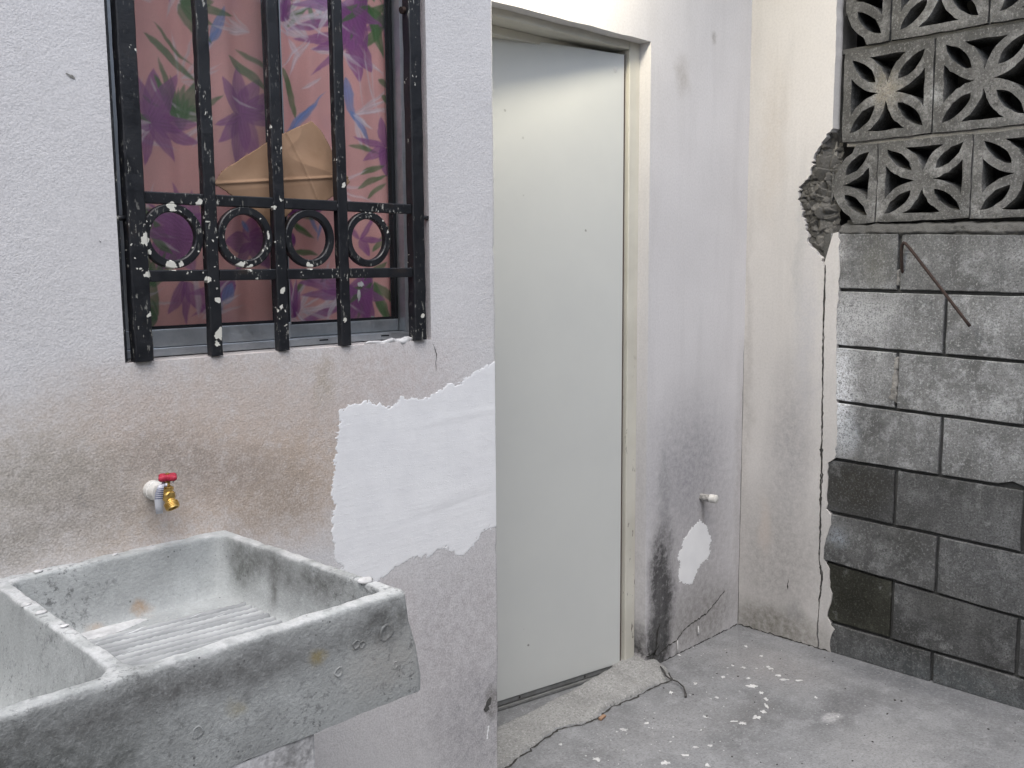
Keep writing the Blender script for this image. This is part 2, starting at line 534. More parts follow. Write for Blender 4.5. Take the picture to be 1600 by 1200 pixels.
m = Mat('black_chipped_paint', .38, .5)
op = m.objpos()
sp_ = m.vmath('MULTIPLY', m.pos(), (1, 1, .55))
chip = m.remap(m.noise(34, 4, .62, sp_), .69, .705)
dots = m.math('MULTIPLY', m.remap(m.voro(80, m.warp(.008, 80, 2)), .16, .19, 1, 0), m.remap(m.noise(9, 3, .5), .57, .62))
scr = m.math('MULTIPLY', m.remap(m.noise(150, 3, .7, m.vmath('MULTIPLY', m.pos(), (1, 1, .35))), .60, .66), m.remap(m.noise(7, 3, .5, m.vmath('ADD', m.pos(), (4, 1, 2))), .47, .62, 0, .6))
cm = m.math('MAXIMUM', m.math('MAXIMUM', chip, dots), scr)
wv = m.warp(.012, 70, 3)
for bx_, bz_, br_ in ((-2.276, 1.352, .008), (-2.276, 1.287, .013), (-2.281, 1.268, .007), (-2.412, 1.463, .012), (-2.404, 1.440, .007), (-2.358, 1.523, .011), (-2.365, 1.416, .012), (-2.345, 1.418, .007),
                      (-2.225, 1.417, .009), (-2.205, 1.412, .008), (-2.070, 1.415, .009), (-2.135, 1.365, .008), (-2.140, 1.33, .006), (-2.295, 1.39, .008), (-2.305, 1.53, .008), (-2.15, 1.528, .007), (-1.99, 1.30, .006), (-2.41, 1.33, .007), (-2.41, 1.40, .008), (-1.985, 1.58, .007), (-1.78, 1.30, .006)):
    q_ = m.vmath('DIVIDE', m.vmath('SUBTRACT', wv, (bx_, -.25, bz_)), (br_, .05, br_))
    cm = m.math('MAXIMUM', cm, m.math('LESS_THAN', m.vmath('LENGTH', q_), .8))
rust = m.remap(m.noise(18, 5, .7, m.vmath('ADD', m.pos(), (1, 8, 3))), .62, .75, 0, .55)
col = m.mix(rust, (.010, .011, .014), (.045, .030, .022))
m.color(m.mix(cm, col, (.66, .65, .58)))
m.rough(m.remap(m.noise(40, 4, .6), .3, .7, .28, .62))
m.bump(m.math('ADD', m.math('MULTIPLY', cm, -.6), m.noise(120, 4, .6)), .5, .0009)
M_black = m.m

m = Mat('mill_aluminium', .42, .5, .85)
m.color(m.mix(m.remap(m.noise(30, 4, .6), .4, .7), (.50, .53, .56), (.40, .43, .46)))
m.rough(m.remap(m.noise(60, 4, .6), .3, .7, .35, .55))
M_alu = m.m
m = Mat('dark_rubber_gasket', .8, .2); m.color((.018, .02, .024)); M_rubber = m.m

def glass(name, tint, dust, dustcol=(.5, .5, .52)):
    m = Mat(name)
    m.n.remove(m.b)
    out = m.n['Material Output']
    tr = m.n.new('ShaderNodeBsdfTransparent'); tr.inputs[0].default_value = (*tint, 1)
    gl = m.n.new('ShaderNodeBsdfGlossy'); gl.inputs['Roughness'].default_value = .02
    df = m.n.new('ShaderNodeBsdfDiffuse'); df.inputs[0].default_value = (*dustcol, 1)
    fr = m.n.new('ShaderNodeFresnel'); fr.inputs[0].default_value = 1.5
    bf = m.n.new('ShaderNodeNewGeometry').outputs['Backfacing']
    fr_o = m.math('MULTIPLY', fr.outputs[0], m.math('SUBTRACT', 1.0, bf))
    m1 = m.n.new('ShaderNodeMixShader'); m2 = m.n.new('ShaderNodeMixShader')
    d = m.remap(m.noise(6, 5, .6), .3, .7, dust * .6, dust * 1.3)
    m.t.links.new(d, m1.inputs[0]); m.t.links.new(tr.outputs[0], m1.inputs[1]); m.t.links.new(df.outputs[0], m1.inputs[2])
    m.t.links.new(fr_o, m2.inputs[0]); m.t.links.new(m1.outputs[0], m2.inputs[1]); m.t.links.new(gl.outputs[0], m2.inputs[2])
    m.t.links.new(m2.outputs[0], out.inputs['Surface'])
    return m.m
M_glass_dull = glass('dusty_window_glass', (.955, .95, .945), .05)
M_glass = glass('clear_window_glass', (.99, .99, .99), .008)

m = Mat('pale_door_laminate', .38, .45)
m.color(m.mix(m.remap(m.noise(3, 4, .6), .35, .7), (.585, .60, .585), (.555, .57, .56)))
spd = m.remap(m.voro(9, m.warp(.01, 30)), .03, .045, .8, 0)
c0 = m.b.inputs['Base Color'].links[0].from_socket
m.color(m.mix(m.math('MULTIPLY', spd, m.remap(m.noise(7, 2, .5), .5, .6)), c0, (.16, .16, .15)))
m.bump(m.noise(2.0, 2, .5), .25, .01)
m.rough(m.remap(m.noise(8, 4, .6), .3, .7, .30, .48))
M_door = m.m
m = Mat('grey_door_strip', .5, .4); m.color(m.mix(m.remap(m.noise(25, 4, .6), .4, .7), (.20, .205, .205), (.13, .13, .125))); M_strip = m.m
m = Mat('cream_frame_paint', .6, .35)
chip = m.remap(m.noise(55, 5, .65, m.vmath('MULTIPLY', m.pos(), (1, 1, .3))), .645, .66)
low = m.remap(m.xyz()[2], 1.3, .2, 0, 1)
col = m.mix(m.remap(m.noise(6, 4, .6), .4, .7), (.60, .585, .52), (.52, .505, .445))
m.color(m.mix(m.math('MULTIPLY', chip, low), col, (.10, .085, .07)))
m.bump(m.math('MULTIPLY', chip, -1.0), .4, .001)
M_frame = m.m
m = Mat('brown_door_edge', .7, .3); m.color((.075, .05, .042)); M_edge = m.m
m = Mat('rusted_rebar', .85, .25)
m.color(m.mix(m.remap(m.noise(90, 4, .7), .35, .7), (.055, .036, .030), (.035, .026, .024)))
m.bump(m.noise(260, 3, .6), .8, .001)
M_rust = m.m
m = Mat('brass', .28, .5, 1.0)
m.color(m.mix(m.remap(m.noise(90, 4, .6), .4, .7), (.72, .50, .17), (.55, .37, .12))); m.rough(m.remap(m.noise(120, 3, .6), .3, .7, .3, .55)); M_brass = m.m
m = Mat('red_handle_enamel', .55, .4); m.color((.40, .025, .055)); M_red = m.m
m = Mat('white_pvc', .5, .4); m.color(m.mix(m.remap(m.noise(60, 4, .6), .5, .8), (.66, .65, .62), (.45, .43, .40))); M_pvc = m.m
m = Mat('tag_plastic', .4, .4)
# printed bar code: a block of thin dark bars on the strip
z_ = m.xyz()[2]
bars = m.math('GREATER_THAN', m.math('SINE', m.math('MULTIPLY', z_, 1700.0)), -.1)
band = m.math('MULTIPLY', m.math('GREATER_THAN', z_, 1.004), m.math('LESS_THAN', z_, 1.028))
m.color(m.mix(m.math('MULTIPLY', bars, band), (.70, .71, .76), (.11, .12, .22)))
M_tag = m.m
m = Mat('weathered_pipe', .8, .3); m.color(m.mix(m.remap(m.noise(80, 4, .7), .4, .65), (.42, .41, .39), (.16, .155, .15))); m.bump(m.noise(150, 3, .6), .6, .001); M_pipe = m.m
m = Mat('brown_cardboard', .9, .15)
sv = m.vmath('MULTIPLY', m.objpos(), (1, 1, 1))
col = m.mix(m.remap(m.noise(9, 5, .6), .35, .7), (.40, .26, .17), (.30, .185, .115))
m.color(m.mix(m.remap(m.noise(60, 5, .7), .6, .8, 0, .4), col, (.38, .28, .20)))
m.bump(m.noise(40, 4, .6), .35, .0015)
M_card = m.m
m = Mat('dried_white_paint', .6, .35); m.color(m.mix(m.remap(m.noise(40, 3, .6), .4, .7), (.62, .62, .62), (.42, .42, .42))); M_splash = m.m
m = Mat('brick_crumb', .9, .2); m.color((.33, .21, .14)); M_brick = m.m
m = Mat('dark_debris', .9, .2); m.color((.05, .048, .045)); M_dark = m.m
m = Mat('dark_wire', .6, .4); m.color((.055, .052, .05)); M_wire = m.m
m = Mat('dim_interior_paint', .9, .2); m.color(m.mix(m.noise(3), (.35, .34, .32), (.28, .27, .26))); M_inner = m.m
m = Mat('painted_shade_backing', .95, .1); m.color(m.mix(m.noise(6), (.035, .035, .035), (.02, .02, .02))); M_behind = m.m  # near-black colour painted in for the shade behind the breeze blocks
m = Mat('roof_concrete', .9, .2); m.color(m.mix(m.noise(4), (.3, .3, .3), (.22, .22, .22))); M_roof = m.m

m = Mat('printed_curtain_cotton', .9, .1)
at = m.n.new('ShaderNodeAttribute'); at.attribute_name = 'print'
m.color(m.mix(m.remap(m.noise(500, 2, .5), .3, .7, 0, .12), at.outputs['Color'], (.2, .1, .1)))
tl = m.n.new('ShaderNodeBsdfTranslucent'); ms = m.n.new('ShaderNodeMixShader'); ms.inputs[0].default_value = .48
cc = m.b.inputs['Base Color'].links[0].from_socket
m.t.links.new(cc, tl.inputs[0]); m.t.links.new(m.b.outputs[0], ms.inputs[1]); m.t.links.new(tl.outputs[0], ms.inputs[2])
m.t.links.new(ms.outputs[0], m.n['Material Output'].inputs['Surface'])
M_curtain = m.m

# ------------------------------------------------------------------ the setting: floor and apron
n = 2
ground = from_py('concrete_floor', [(-30, -30, 0), (30, -30, 0), (30, 30, 0), (-30, 30, 0)], [(0, 1, 2, 3)], M_floor)
tag(ground, 'grey trowelled concrete yard floor with white paint drips', 'floor', kind='structure')

YA = -.25                         # window wall face
WX0, WX1, WZ0, WZ1 = -2.457, -1.749, 1.244, 2.35
XR = -1.541                       # outer corner of the window wall
ww = empty('window_wall', (-2.6, YA, 0)); tag(ww, 'rough white stucco wall with barred window, stained above the sink', 'wall')
# front face with a slightly wobbly opening, then reveals
def yplane(a, b, d): return (a, d, b)
outer = [(-4.6, 0), (XR - .012, 0), (XR - .012, 2.75), (-4.6, 2.75)]
hole = rough_line([(WX0, WZ0), (WX1, WZ0), (WX1, WZ1), (WX0, WZ1)], .5, .0, 3, True)
fill_extrude('wall_face', [outer, hole], yplane, YA, YA + .15, M_wallA, ww)
# rounded, chipped outer corner
zz = np.linspace(0, 2.75, 690)
vs, fs = [], []
rg = np.random.default_rng(5)
nz = fbm(zz, zz * 0 + 3.3, 14, 4, 5) * .0028 + fbm(zz, zz * 0 + 1.3, 90, 9, 3) * .0009
chipz = np.zeros_like(zz)
for c, w_, d_ in ((1.03, .012, .005), (.86, .02, .006), (.33, .05, .006), (.20, .06, .010), (.12, .03, .014), (1.45, .01, .003), (.70, .015, .004)):
    chipz += d_ * np.exp(-((zz - c) / w_) ** 2)
prof = []
for i, z in enumerate(zz):
    r = .012 + chipz[i] * .6; ox = nz[i] - chipz[i]
    row = [(XR - .0125 - .0, YA), (XR - .0065 + ox * .3, YA + .0006 + chipz[i] * .15), (XR - .002 + ox * .8, YA + .0035 + chipz[i] * .5), (XR + ox, YA + .011 + chipz[i]),
           (XR + ox * .5, YA + .05), (XR, .145)]
    base = len(vs)
    vs += [(a, b, z) for a, b in row]
    if i:
        for k in range(5):
            fs.append((base - 6 + k, base - 5 + k, base + k + 1, base + k))
from_py('wall_corner', vs, fs, M_wallA, ww, True)

# white filler patches, spread thick and ragged
def filler(name, poly, plane, parent, step=.0021, h0=.0007, rag=.014, seed=1, extra=None, mat=None, clampx=None):
    P = np.array(poly); lo = P.min(0) - .03; hi = P.max(0) + .03
    if clampx is not None: hi[0] = min(hi[0], clampx)
    U = np.arange(lo[0], hi[0], step); V = np.arange(lo[1], hi[1], step)
    X, Z = np.meshgrid(U, V, indexing='ij')
    sd = poly_sdf(X, Z, poly) + fbm(X, Z, 30, seed, 5) * rag + fbm(X, Z * 2.2, 120, seed + 3, 3) * rag * .6
    H = h0 * np.clip(sd / .007, 0, 1) ** .6 + fbm(X, Z * 2.2, 14, seed + 5, 4) * .0002 + fbm(X * .5, Z * 6, 30, seed + 7, 3) * .00012 * np.clip(sd / .02, 0, 1)
    if extra is not None: H = H + .10 * extra(X, Z) * np.clip(sd / .02, 0, 1)
    H = np.where(sd < .002, -.0008, np.maximum(H, .0005))
    o, _ = grid_mesh(name, U, V, plane(X, Z, H), sd > -.002, mat or M_filler, parent)
    return o
def pa(X, Z, H): return np.stack([X, YA - H, Z], -1)
def pb(X, Z, H): return np.stack([X, -H, Z], -1)
def ridges(X, Z):
    e = 0
    e = e + .0040 * np.exp(-((Z - (1.055 + .035 * (X + 1.7))) / .010) ** 2) * np.clip((X + 1.83) / .1, 0, 1)
    e = e + .0075 * np.exp(-((Z - (.868 + .10 * (X + 1.7))) / .022) ** 2) * np.clip((X + 1.86) / .12, 0, 1) * np.exp(-((X + 1.69) / .13) ** 2)
    e = e - .0030 * np.exp(-((Z - (.84 + .10 * (X + 1.7))) / .006) ** 2) * np.clip((X + 1.86) / .12, 0, 1)
    e = e + .0018 * np.exp(-((Z - (.985 + .02 * np.sin(X * 30))) / .006) ** 2) * (fbm(X, Z, 12, 44) > .1)
    return e
filler('filler_patch', [(-2.007, 1.112), (-2.022, 1.02), (-2.028, .93), (-2.033, .80), (-2.012, .742), (-1.99, .69), (-1.93, .70), (-1.88, .722), (-1.79, .738),
                        (-1.71, .735), (-1.66, .706), (-1.625, .728), (-1.59, .76), (-1.535, .755), (-1.50, 1.19), (-1.535, 1.185), (-1.575, 1.165), (-1.62, 1.158), (-1.66, 1.142),
                        (-1.70, 1.136), (-1.76, 1.112), (-1.82, 1.118), (-1.88, 1.108), (-1.93, 1.118)], pa, ww, seed=2, extra=ridges, clampx=XR - .006)['label'] = 'large trowelled white filler patch beside the door corner'
filler('filler_patch', [(-2.32, .40), (-2.16, .42), (-2.155, .60), (-2.20, .66), (-2.33, .66)], pa, ww, seed=9, rag=.016)['label'] = 'small white filler patch below the sink'
# splashes of filler near the bottom of the corner
for sx, sz, a, b in ((-1.585, .225, .008, .022), (-1.60, .085, .006, .03), (-1.64, .12, .004, .015), (-1.575, .30, .004, .01)):
    filler('filler_smear', [(sx - a, sz - b), (sx + a * .2, sz - b * .8), (sx + a, sz + b * .9), (sx, sz + b)], pa, ww, seed=int(abs(sx * 1000)), rag=.004, step=.0016)

# door wall, set back behind the window wall
DX0, DX1, DZ = -1.50, -.600, 2.122
dw = empty('door_wall', (-.3, 0, 0)); tag(dw, 'smooth whitewashed wall around the door, grey mould near its foot', 'wall')
rgt = rough_line([(DX1 - .004, .0), (DX1 + .012, .05), (DX1 + .003, .16), (DX1, .5), (DX1, DZ)], .5, .0, 8)
top = rough_line([(DX1, DZ), (DX0, DZ - .002)], .05, .0009, 9)[1:]
outer = [(XR, 0), (DX0, 0)] + [(a, b) for a, b in top[::-1]] + rgt[::-1] + [(0.02, 0), (0.02, 2.75), (XR, 2.75)]
outer = [(XR, 0), (DX0, 0)] + top[::-1] + rgt[::-1] + [(0.02, 0), (0.02, 2.75), (XR, 2.75)]
fill_extrude('wall_face', [outer], yplane, 0.0, .15, M_wallB, dw)
filler('filler_patch', [(-.407, .36), (-.385, .43), (-.335, .458), (-.28, .478), (-.235, .45), (-.195, .385), (-.225, .315), (-.285, .29), (-.315, .235), (-.355, .25), (-.40, .28)],
       pb, dw, seed=21, rag=.020, step=.0018)['label'] = 'ragged oval patch of white filler'
# lifted plaster skin along the foot of the wall: broken edge with a dark crack above
CRACKS = []
for nm, pts, dep in (('plaster_skirting', [(-.595, 0), (-.60, .045), (-.55, .05), (-.53, .032), (-.47, .05), (-.42, .055), (-.36, .085), (-.30, .098), (-.22, .105), (-.17, .13), (-.10, .155), (-.05, .16), (-.03, .0)], .0012),):
    fill_extrude(nm, [rough_line(pts, .012, .0022, 13, True)], yplane, -dep, .002, M_wallB, dw)

def crack(name, pts, w0, place, mat, parent, seed=1, step=.008, amp=.002):
    """a dark ragged fissure: a thin ribbon following a 2-D path"""
    L = rough_line(pts, step, amp, seed)
    rg_ = np.random.default_rng(seed)
    bm = bmesh.new(); pv = None
    for i, (a, b) in enumerate(L):
        d = np.array(L[min(i + 1, len(L) - 1)]) - np.array(L[max(i - 1, 0)])
        d = d / (np.linalg.norm(d) + 1e-9)
        h = w0 * .5 * rg_.uniform(.35, 1.6) * (.3 if i in (0, len(L) - 1) else 1)
        r_ = (bm.verts.new(place(a - d[1] * h, b + d[0] * h)), bm.verts.new(place(a + d[1] * h, b - d[0] * h)))
        if pv: bm.faces.new((pv[0], pv[1], r_[1], r_[0]))
        pv = r_
    return from_bm(name, bm, mat, parent)
onB = lambda a, b: (a, -.0022, b)
crack('crack', [(-.60, .045), (-.55, .05), (-.53, .032), (-.47, .05), (-.42, .055), (-.36, .085), (-.30, .098), (-.22, .105), (-.17, .13), (-.10, .165)], .0042, onB, M_dark, dw, 3)
crack('crack', [(-.565, .0), (-.555, .03), (-.535, .06), (-.53, .12), (-.515, .15)], .007, onB, M_dark, dw, 5)
crack('crack', [(-.585, .055), (-.545, .045), (-.515, .075)], .006, onB, M_dark, dw, 6)
crack('floor_joint', [(-.60, .0016), (-.4, .002), (-.2, .002), (-.004, .003)], .004, onB, M_dark, dw, 7)
crack('corner_joint', [(-.0025, .0), (-.003, .25), (-.002, .7), (-.003, 1.1)], .0022, onB, M_dark, dw, 8, .03, .0008)

# corner pier: plaster skin, broken open near the top, cracked off the block wall below
pier = empty('corner_pier', (0, -.16, 0)); tag(pier, 'cream plastered pier in the corner with a broken hollow and a long crack', 'wall')
def xplane(a, b, d): return (d, a, b)
edge = [(-.328, 2.75), (-.328, 1.873), (-.300, 1.84), (-.262, 1.785), (-.250, 1.72), (-.206, 1.680), (-.212, 1.63), (-.243, 1.52), (-.255, 1.47), (-.305, 1.428), (-.316, 1.40),
        (-.315, 1.30), (-.318, 1.074), (-.327, .704), (-.329, .515), (-.331, .335), (-.343, .278), (-.332, .092), (-.336, 0)]
edge_r = rough_line(edge[:2], .03, .001, 1)[:-1] + rough_line(edge[1:11], .008, .0035, 2)[:-1] + rough_line(edge[10:], .012, .0016, 3)
fill_extrude('plaster_skin', [[(0.0, 0), (0.0, 2.75)] + edge_r], xplane, 0.0, .05, M_wallC, pier)
box_obj('pier_core', (.05, .17, -.322, .02, 0, 2.75), M_mortar_pale, pier)
strip_l = [(a - .0046 - .0018 * math.sin(b * 31), b) for a, b in edge_r if b < 1.415]
strip_r = rough_line([(-.342, 1.513), (-.362, 1.518), (-.370, 1.40), (-.366, 1.20), (-.372, 1.0), (-.382, .80), (-.378, .72), (-.352, .70), (-.352, .53), (-.372, .51), (-.362, .44), (-.352, .40), (-.348, .345), (-.372, .31), (-.376, .26), (-.384, .20), (-.37, .13), (-.40, .09), (-.385, .045), (-.388, 0)], .016, .0022, 6)
fill_extrude('plaster_strip', [strip_l[::-1][::-1] + strip_r[::-1]], xplane, .0012, .02, M_wallC, pier)
U = np.arange(-.42, -.18, .0028); V = np.arange(1.37, 1.90, .0028)
Y, Z = np.meshgrid(U, V, indexing='ij')
wx = Y + .006 * fbm(Y, Z, 40, 3); wz = Z + .006 * fbm(Y, Z, 40, 8)
_rg = np.random.default_rng(77)
_n = 260
_sy, _sz = _rg.uniform(-.42, -.18, _n), _rg.uniform(1.37, 1.90, _n)
_dd = np.hypot(wx[..., None] - _sy, (wz[..., None] - _sz))
_k = _dd.argmin(-1); _f = np.sort(_dd, -1)
_t1, _t2, _of = _rg.normal(0, .45, _n), _rg.normal(0, .45, _n), _rg.uniform(0, .014, _n)
rock = _of[_k] + _t1[_k] * (Y - _sy[_k]) + _t2[_k] * (Z - _sz[_k]) - .006 * np.clip(1 - (_f[..., 1] - _f[..., 0]) / .004, 0, 1) + fbm(wx, wz, 110, 6, 3) * .0025
rock = np.clip(rock, -.008, .02)
depth = .022 + .045 * np.clip((-.285 - Y) / .05, 0, 1) * np.clip((1.86 - Z) / .03, 0, 1) - rock
o, _ = grid_mesh('broken_concrete', U, V, np.stack([depth, Y, Z], -1), ~((Z > 1.858) & (Y < -.318)) & ~(Y < -.34) | ((Z < 1.53) & (Y > -.36)), M_aggregate, pier)
onC = lambda a, b: (-.0008, a, b)
crack('floor_joint', [(-.004, .002), (-.2, .002), (-.385, .003)], .004, onC, M_dark, pier, 9)
crack('crack', [(-.316, 1.405), (-.315, 1.30), (-.318, 1.074), (-.327, .704), (-.329, .515), (-.331, .335), (-.343, .278), (-.336, .16)], .0042, lambda a, b: (-.0006, a - .002, b), M_dark, pier, 10, .012, .0012)
for q_ in ((-.3255, .735, .010), (-.327, .64, .007), (-.318, 1.30, .006), (-.328, .56, .007), (-.332, .47, .006), (-.338, .30, .008)):
    crack('crack', [(q_[0], q_[1] - .018), (q_[0], q_[1]), (q_[0], q_[1] + .018)], q_[2], lambda a, b: (-.0009, a - .002, b), M_dark, pier, int(q_[1] * 100), .008, .001)
crack('scratch', [(-.212, .195), (-.21, .215), (-.213, .235)], .004, onC, M_dark, pier, 12)
o['label'] = 'rough grey aggregate exposed in the broken hollow'

# ------------------------------------------------------------------ block wall with breeze blocks on top
bw = empty('block_wall', (.08, -1.4, 0)); tag(bw, 'grey concrete block wall topped by patterned breeze blocks', 'wall')
CZ = [(1.517, 1.496), (1.318, 1.310), (1.120, 1.104), (.924, .904), (.715, .708), (.519, .505), (.335, .296), (.113, .103)]   # course lines at y=-.37 and y=-1.0
def cz(k, y):
    if k > 7: return -.09
    a, b = CZ[k]
    t = (-.37 - y) / .63
    return a + (b - a) * min(max(t, -.2), 1.6)
FX = .006
def block_mesh(y0, y1, k, seed, notch=None):
    rg = np.random.default_rng(seed)
    g = .0058
    def rowpts():
        pts = []
        n_ = 9
        zt = lambda y: cz(k, y) - g; zb = lambda y: max(cz(k + 1, y) + g, .0)
        for i in range(n_): pts.append((y0 + (y1 - y0) * i / n_, zb(y0 + (y1 - y0) * i / n_)))
        for i in range(5): pts.append((y1, zb(y1) + (zt(y1) - zb(y1)) * i / 5))
        for i in range(n_): y = y1 + (y0 - y1) * i / n_; pts.append((y, zt(y)))
        for i in range(5): pts.append((y0, zt(y0) + (zb(y0) - zt(y0)) * i / 5))
        return np.array(pts)
    P = rowpts() + rg.normal(0, .0007, (28, 2))
    if notch is not None:
        yc, w_, h_ = notch
        for i in range(9):
            if abs(P[i, 0] - yc) < w_: P[i, 1] += h_
    c = P.mean(0)
    d = (P - c) / np.abs(P - c).max(0)
    dz = rg.uniform(-.0025, .0025)
    tilt = rg.uniform(-.004, .004)
    v, f = [], []
    def ring(inset, x):
        b = len(v)
        for q, dd in zip(P, d):
            s = np.sign(dd) * inset * (np.abs(dd) > .9)
            v.append((FX + dz + x + tilt * (q[1] - c[1]), q[0] - s[0], q[1] - s[1]))
        return b
    r0 = ring(.0028, 0.0); r1 = ring(.0009, .0009); r2 = ring(0, .0035); r3 = ring(0, .03)
    f.append(tuple(range(r0, r0 + 28)))
    for a, b in ((r0, r1), (r1, r2), (r2, r3)):
        for i in range(28):
            j = (i + 1) % 28
            f.append((a + i, b + i, b + j, a + j))
    return v, f
JN = [-.576, -.735, -.586, -.741, -.597, -.747, -.603, -.747]
SHADE = {0: (.22, .25), 1: (.33, .30), 2: (.31, .29), 3: (.28, .30), 4: (.09, .155), 5: (.165, .16), 6: (.055, .12), 7: (.15, .14)}
for k in range(8):
    ys = [-.330, JN[k]]
    while ys[-1] > -3.2: ys.append(ys[-1] - .405)
    for i in range(len(ys) - 1):
        s = SHADE[k][0 if i == 0 else 1] * random.uniform(.92, 1.1) * (.92 if i > 1 else 1)
        notch = (-.965, .03, .016) if (k == 3 and i == 1) else None
        v, f = block_mesh(ys[i + 1] + .0055, ys[i] - (.0055 if i else 0), k, k * 31 + i, notch)
        o = from_py('concrete_block', v, f, M_block, bw)
        o.color = (s * .985, s, s * (1.0 if k != 6 or i else .8), 1)
box_obj('mortar_bed', (FX + .014, FX + .15, -3.6, -.30, 0, 1.514), M_mortar, bw)
# pale squeezed mortar: the joint lump in the third course and the rough bed under the breeze blocks
def lump(name, pts, depth, mat, seed, parent, step=.003, base=.004):
    P = np.array(pts); lo = P.min(0) - .01; hi = P.max(0) + .01
    Uu = np.arange(lo[0], hi[0], step); Vv = np.arange(lo[1], hi[1], step)
    Yy, Zz = np.meshgrid(Uu, Vv, indexing='ij')
    sd = poly_sdf(Yy, Zz, pts) + fbm(Yy, Zz, 60, seed, 3) * .005
    H = depth * np.clip(sd / .008, 0, 1) + np.clip(sd / .006, 0, 1) * (fbm(Yy, Zz, 70, seed + 2, 4) * depth * .7)
    o, _ = grid_mesh(name, Uu, Vv, np.stack([FX + base - H + np.where(sd < .002, .012, 0), Yy, Zz], -1), sd > -.003, mat, parent)
    return o
lump('mortar_lump', [(-.592, .935), (-.590, 1.095), (-.570, 1.098), (-.566, 1.0), (-.552, .945)], .006, M_mortar_pale, 4, bw)
lump('mortar_lump', [(-.582, 1.33), (-.582, 1.39), (-.566, 1.39), (-.562, 1.33)], .004, M_mortar_pale, 6, bw)
lump('mortar_crumbs', [(-.40, .66), (-.40, .70), (-.46, .69), (-.56, .67), (-.50, .64)], .0015, M_mortar_pale, 8, bw, base=.0065)
VF = .034
U = np.arange(-3.6, -.355, .006); V = np.array([1.500, 1.506, 1.512, 1.516, 1.520, 1.526, 1.532, 1.537, 1.541, 1.545, 1.549])
Y, Z = np.meshgrid(U, V, indexing='ij')
slope = np.interp(Z, [1.500, 1.516, 1.538, 1.55], [.022, .006, .018, .06])
Xb = slope + fbm(Y, Z, 22, 3, 4) * .014 + np.abs(fbm(Y, Z, 75, 9, 3)) * .010
Zs = Z + (np.interp(-Y, [.37, 1.0], [0, -.012])) + fbm(Y, Z * 0, 25, 2, 3) * .005
grid_mesh('mortar_shelf', U, V, np.stack([Xb, Y, Zs], -1), np.ones_like(Y, bool), M_mortar, bw)
box_obj('mortar_core', (.07, .15, -3.6, -.36, 1.514, 1.56), M_mortar, bw)

# breeze block: square frame, four petals with lens holes, four curved triangular holes
def bez(a, b, c, n):
    return [((1 - t) ** 2 * a[0] + 2 * (1 - t) * t * b[0] + t * t * c[0], (1 - t) ** 2 * a[1] + 2 * (1 - t) * t * b[1] + t * t * c[1]) for t in (i / n for i in range(n))]
def rot(p, q):
    for _ in range(q): p = (-p[1], p[0])
    return p
def vent_loops(seed):
    rg = random.Random(seed)
    j = lambda p: (p[0] + rg.uniform(-.013, .013), p[1] + rg.uniform(-.013, .013))
    out = []
    n_ = 8
    sq = []
    cr = [(-1, -1), (1, -1), (1, 1), (-1, 1)]
    for i in range(4):
        a, b = cr[i], cr[(i + 1) % 4]
        for q in range(1, n_): sq.append(j((a[0] + (b[0] - a[0]) * q / n_, a[1] + (b[1] - a[1]) * q / n_)))
        sq.append((b[0] * .985, b[1] * .985))
    out.append(sq)
    lens = bez((.25, .25), (.305, .685), (.81, .81), 8) + bez((.81, .81), (.685, .305), (.25, .25), 8)
    tri = bez((-.41, .81), (-.08, .60), (0, .18), 8) + bez((0, .18), (.08, .60), (.41, .81), 8) + [(.41, .81), (.2, .82), (0, .82), (-.2, .82)]
    for q in range(4):
        out.append([j(rot(p, q)) for p in lens])
        out.append([j(rot(p, q)) for p in tri])
    return out
def vent_mesh(seed, cut=None):
    bm = bmesh.new()
    edges = []; loops = []
    for lp in vent_loops(seed):
        vv = [bm.verts.new((0, a, b)) for a, b in lp]
        loops.append(vv)
        edges += [bm.edges.new((vv[i], vv[(i + 1) % len(vv)])) for i in range(len(vv))]
    bmesh.ops.triangle_fill(bm, use_beauty=True, edges=edges)
    # drop any triangle that fell inside a hole
    L2 = vent_loops(seed)
    for fce in list(bm.faces):
        c = fce.calc_center_median()
        for lp in L2[1:]:
            if poly_sdf(np.array([c.y]), np.array([c.z]), lp)[0] > .004:
                bm.faces.remove(fce); break
    for vv, lp in zip(loops, L2):
        w1 = [bm.verts.new((.05, v.co.y, v.co.z)) for v in vv]
        cy_ = sum(p[0] for p in lp) / len(lp); cz_ = sum(p[1] for p in lp) / len(lp)
        s = 1.0 if lp is L2[0] else .95
        w2 = [bm.verts.new((.80, cy_ + (v.co.y - cy_) * s, cz_ + (v.co.z - cz_) * s)) for v in vv]
        for A, B in ((vv, w1), (w1, w2)):
            for i in range(len(A)):
                k2 = (i + 1) % len(A)
                bm.faces.new((A[i], A[k2], B[k2], B[i]))
    if cut is not None:
        bmesh.ops.bisect_plane(bm, geom=bm.verts[:] + bm.edges[:] + bm.faces[:], plane_co=(0, cut, 0), plane_no=(0, 1, 0), clear_outer=True)
        bmesh.ops.delete(bm, geom=[f_ for f_ in bm.faces if abs(f_.calc_center_median().z) > .80 and f_.calc_center_median().y > -.46], context='FACES')
        bmesh.ops.holes_fill(bm, edges=[e for e in bm.edges if e.is_boundary and all(abs(v.co.y - cut) < 1e-4 for v in e.verts)], sides=40)
    bmesh.ops.recalc_face_normals(bm, faces=bm.faces)
    me = bpy.data.meshes.new('breeze_block')
    bm.to_mesh(me); bm.free()
    me.materials.append(M_vent)
    return me
vent_full = [vent_mesh(s) for s in (1, 2, 3)]
vent_cut = [vent_mesh(4, .06), vent_mesh(5, .02)]
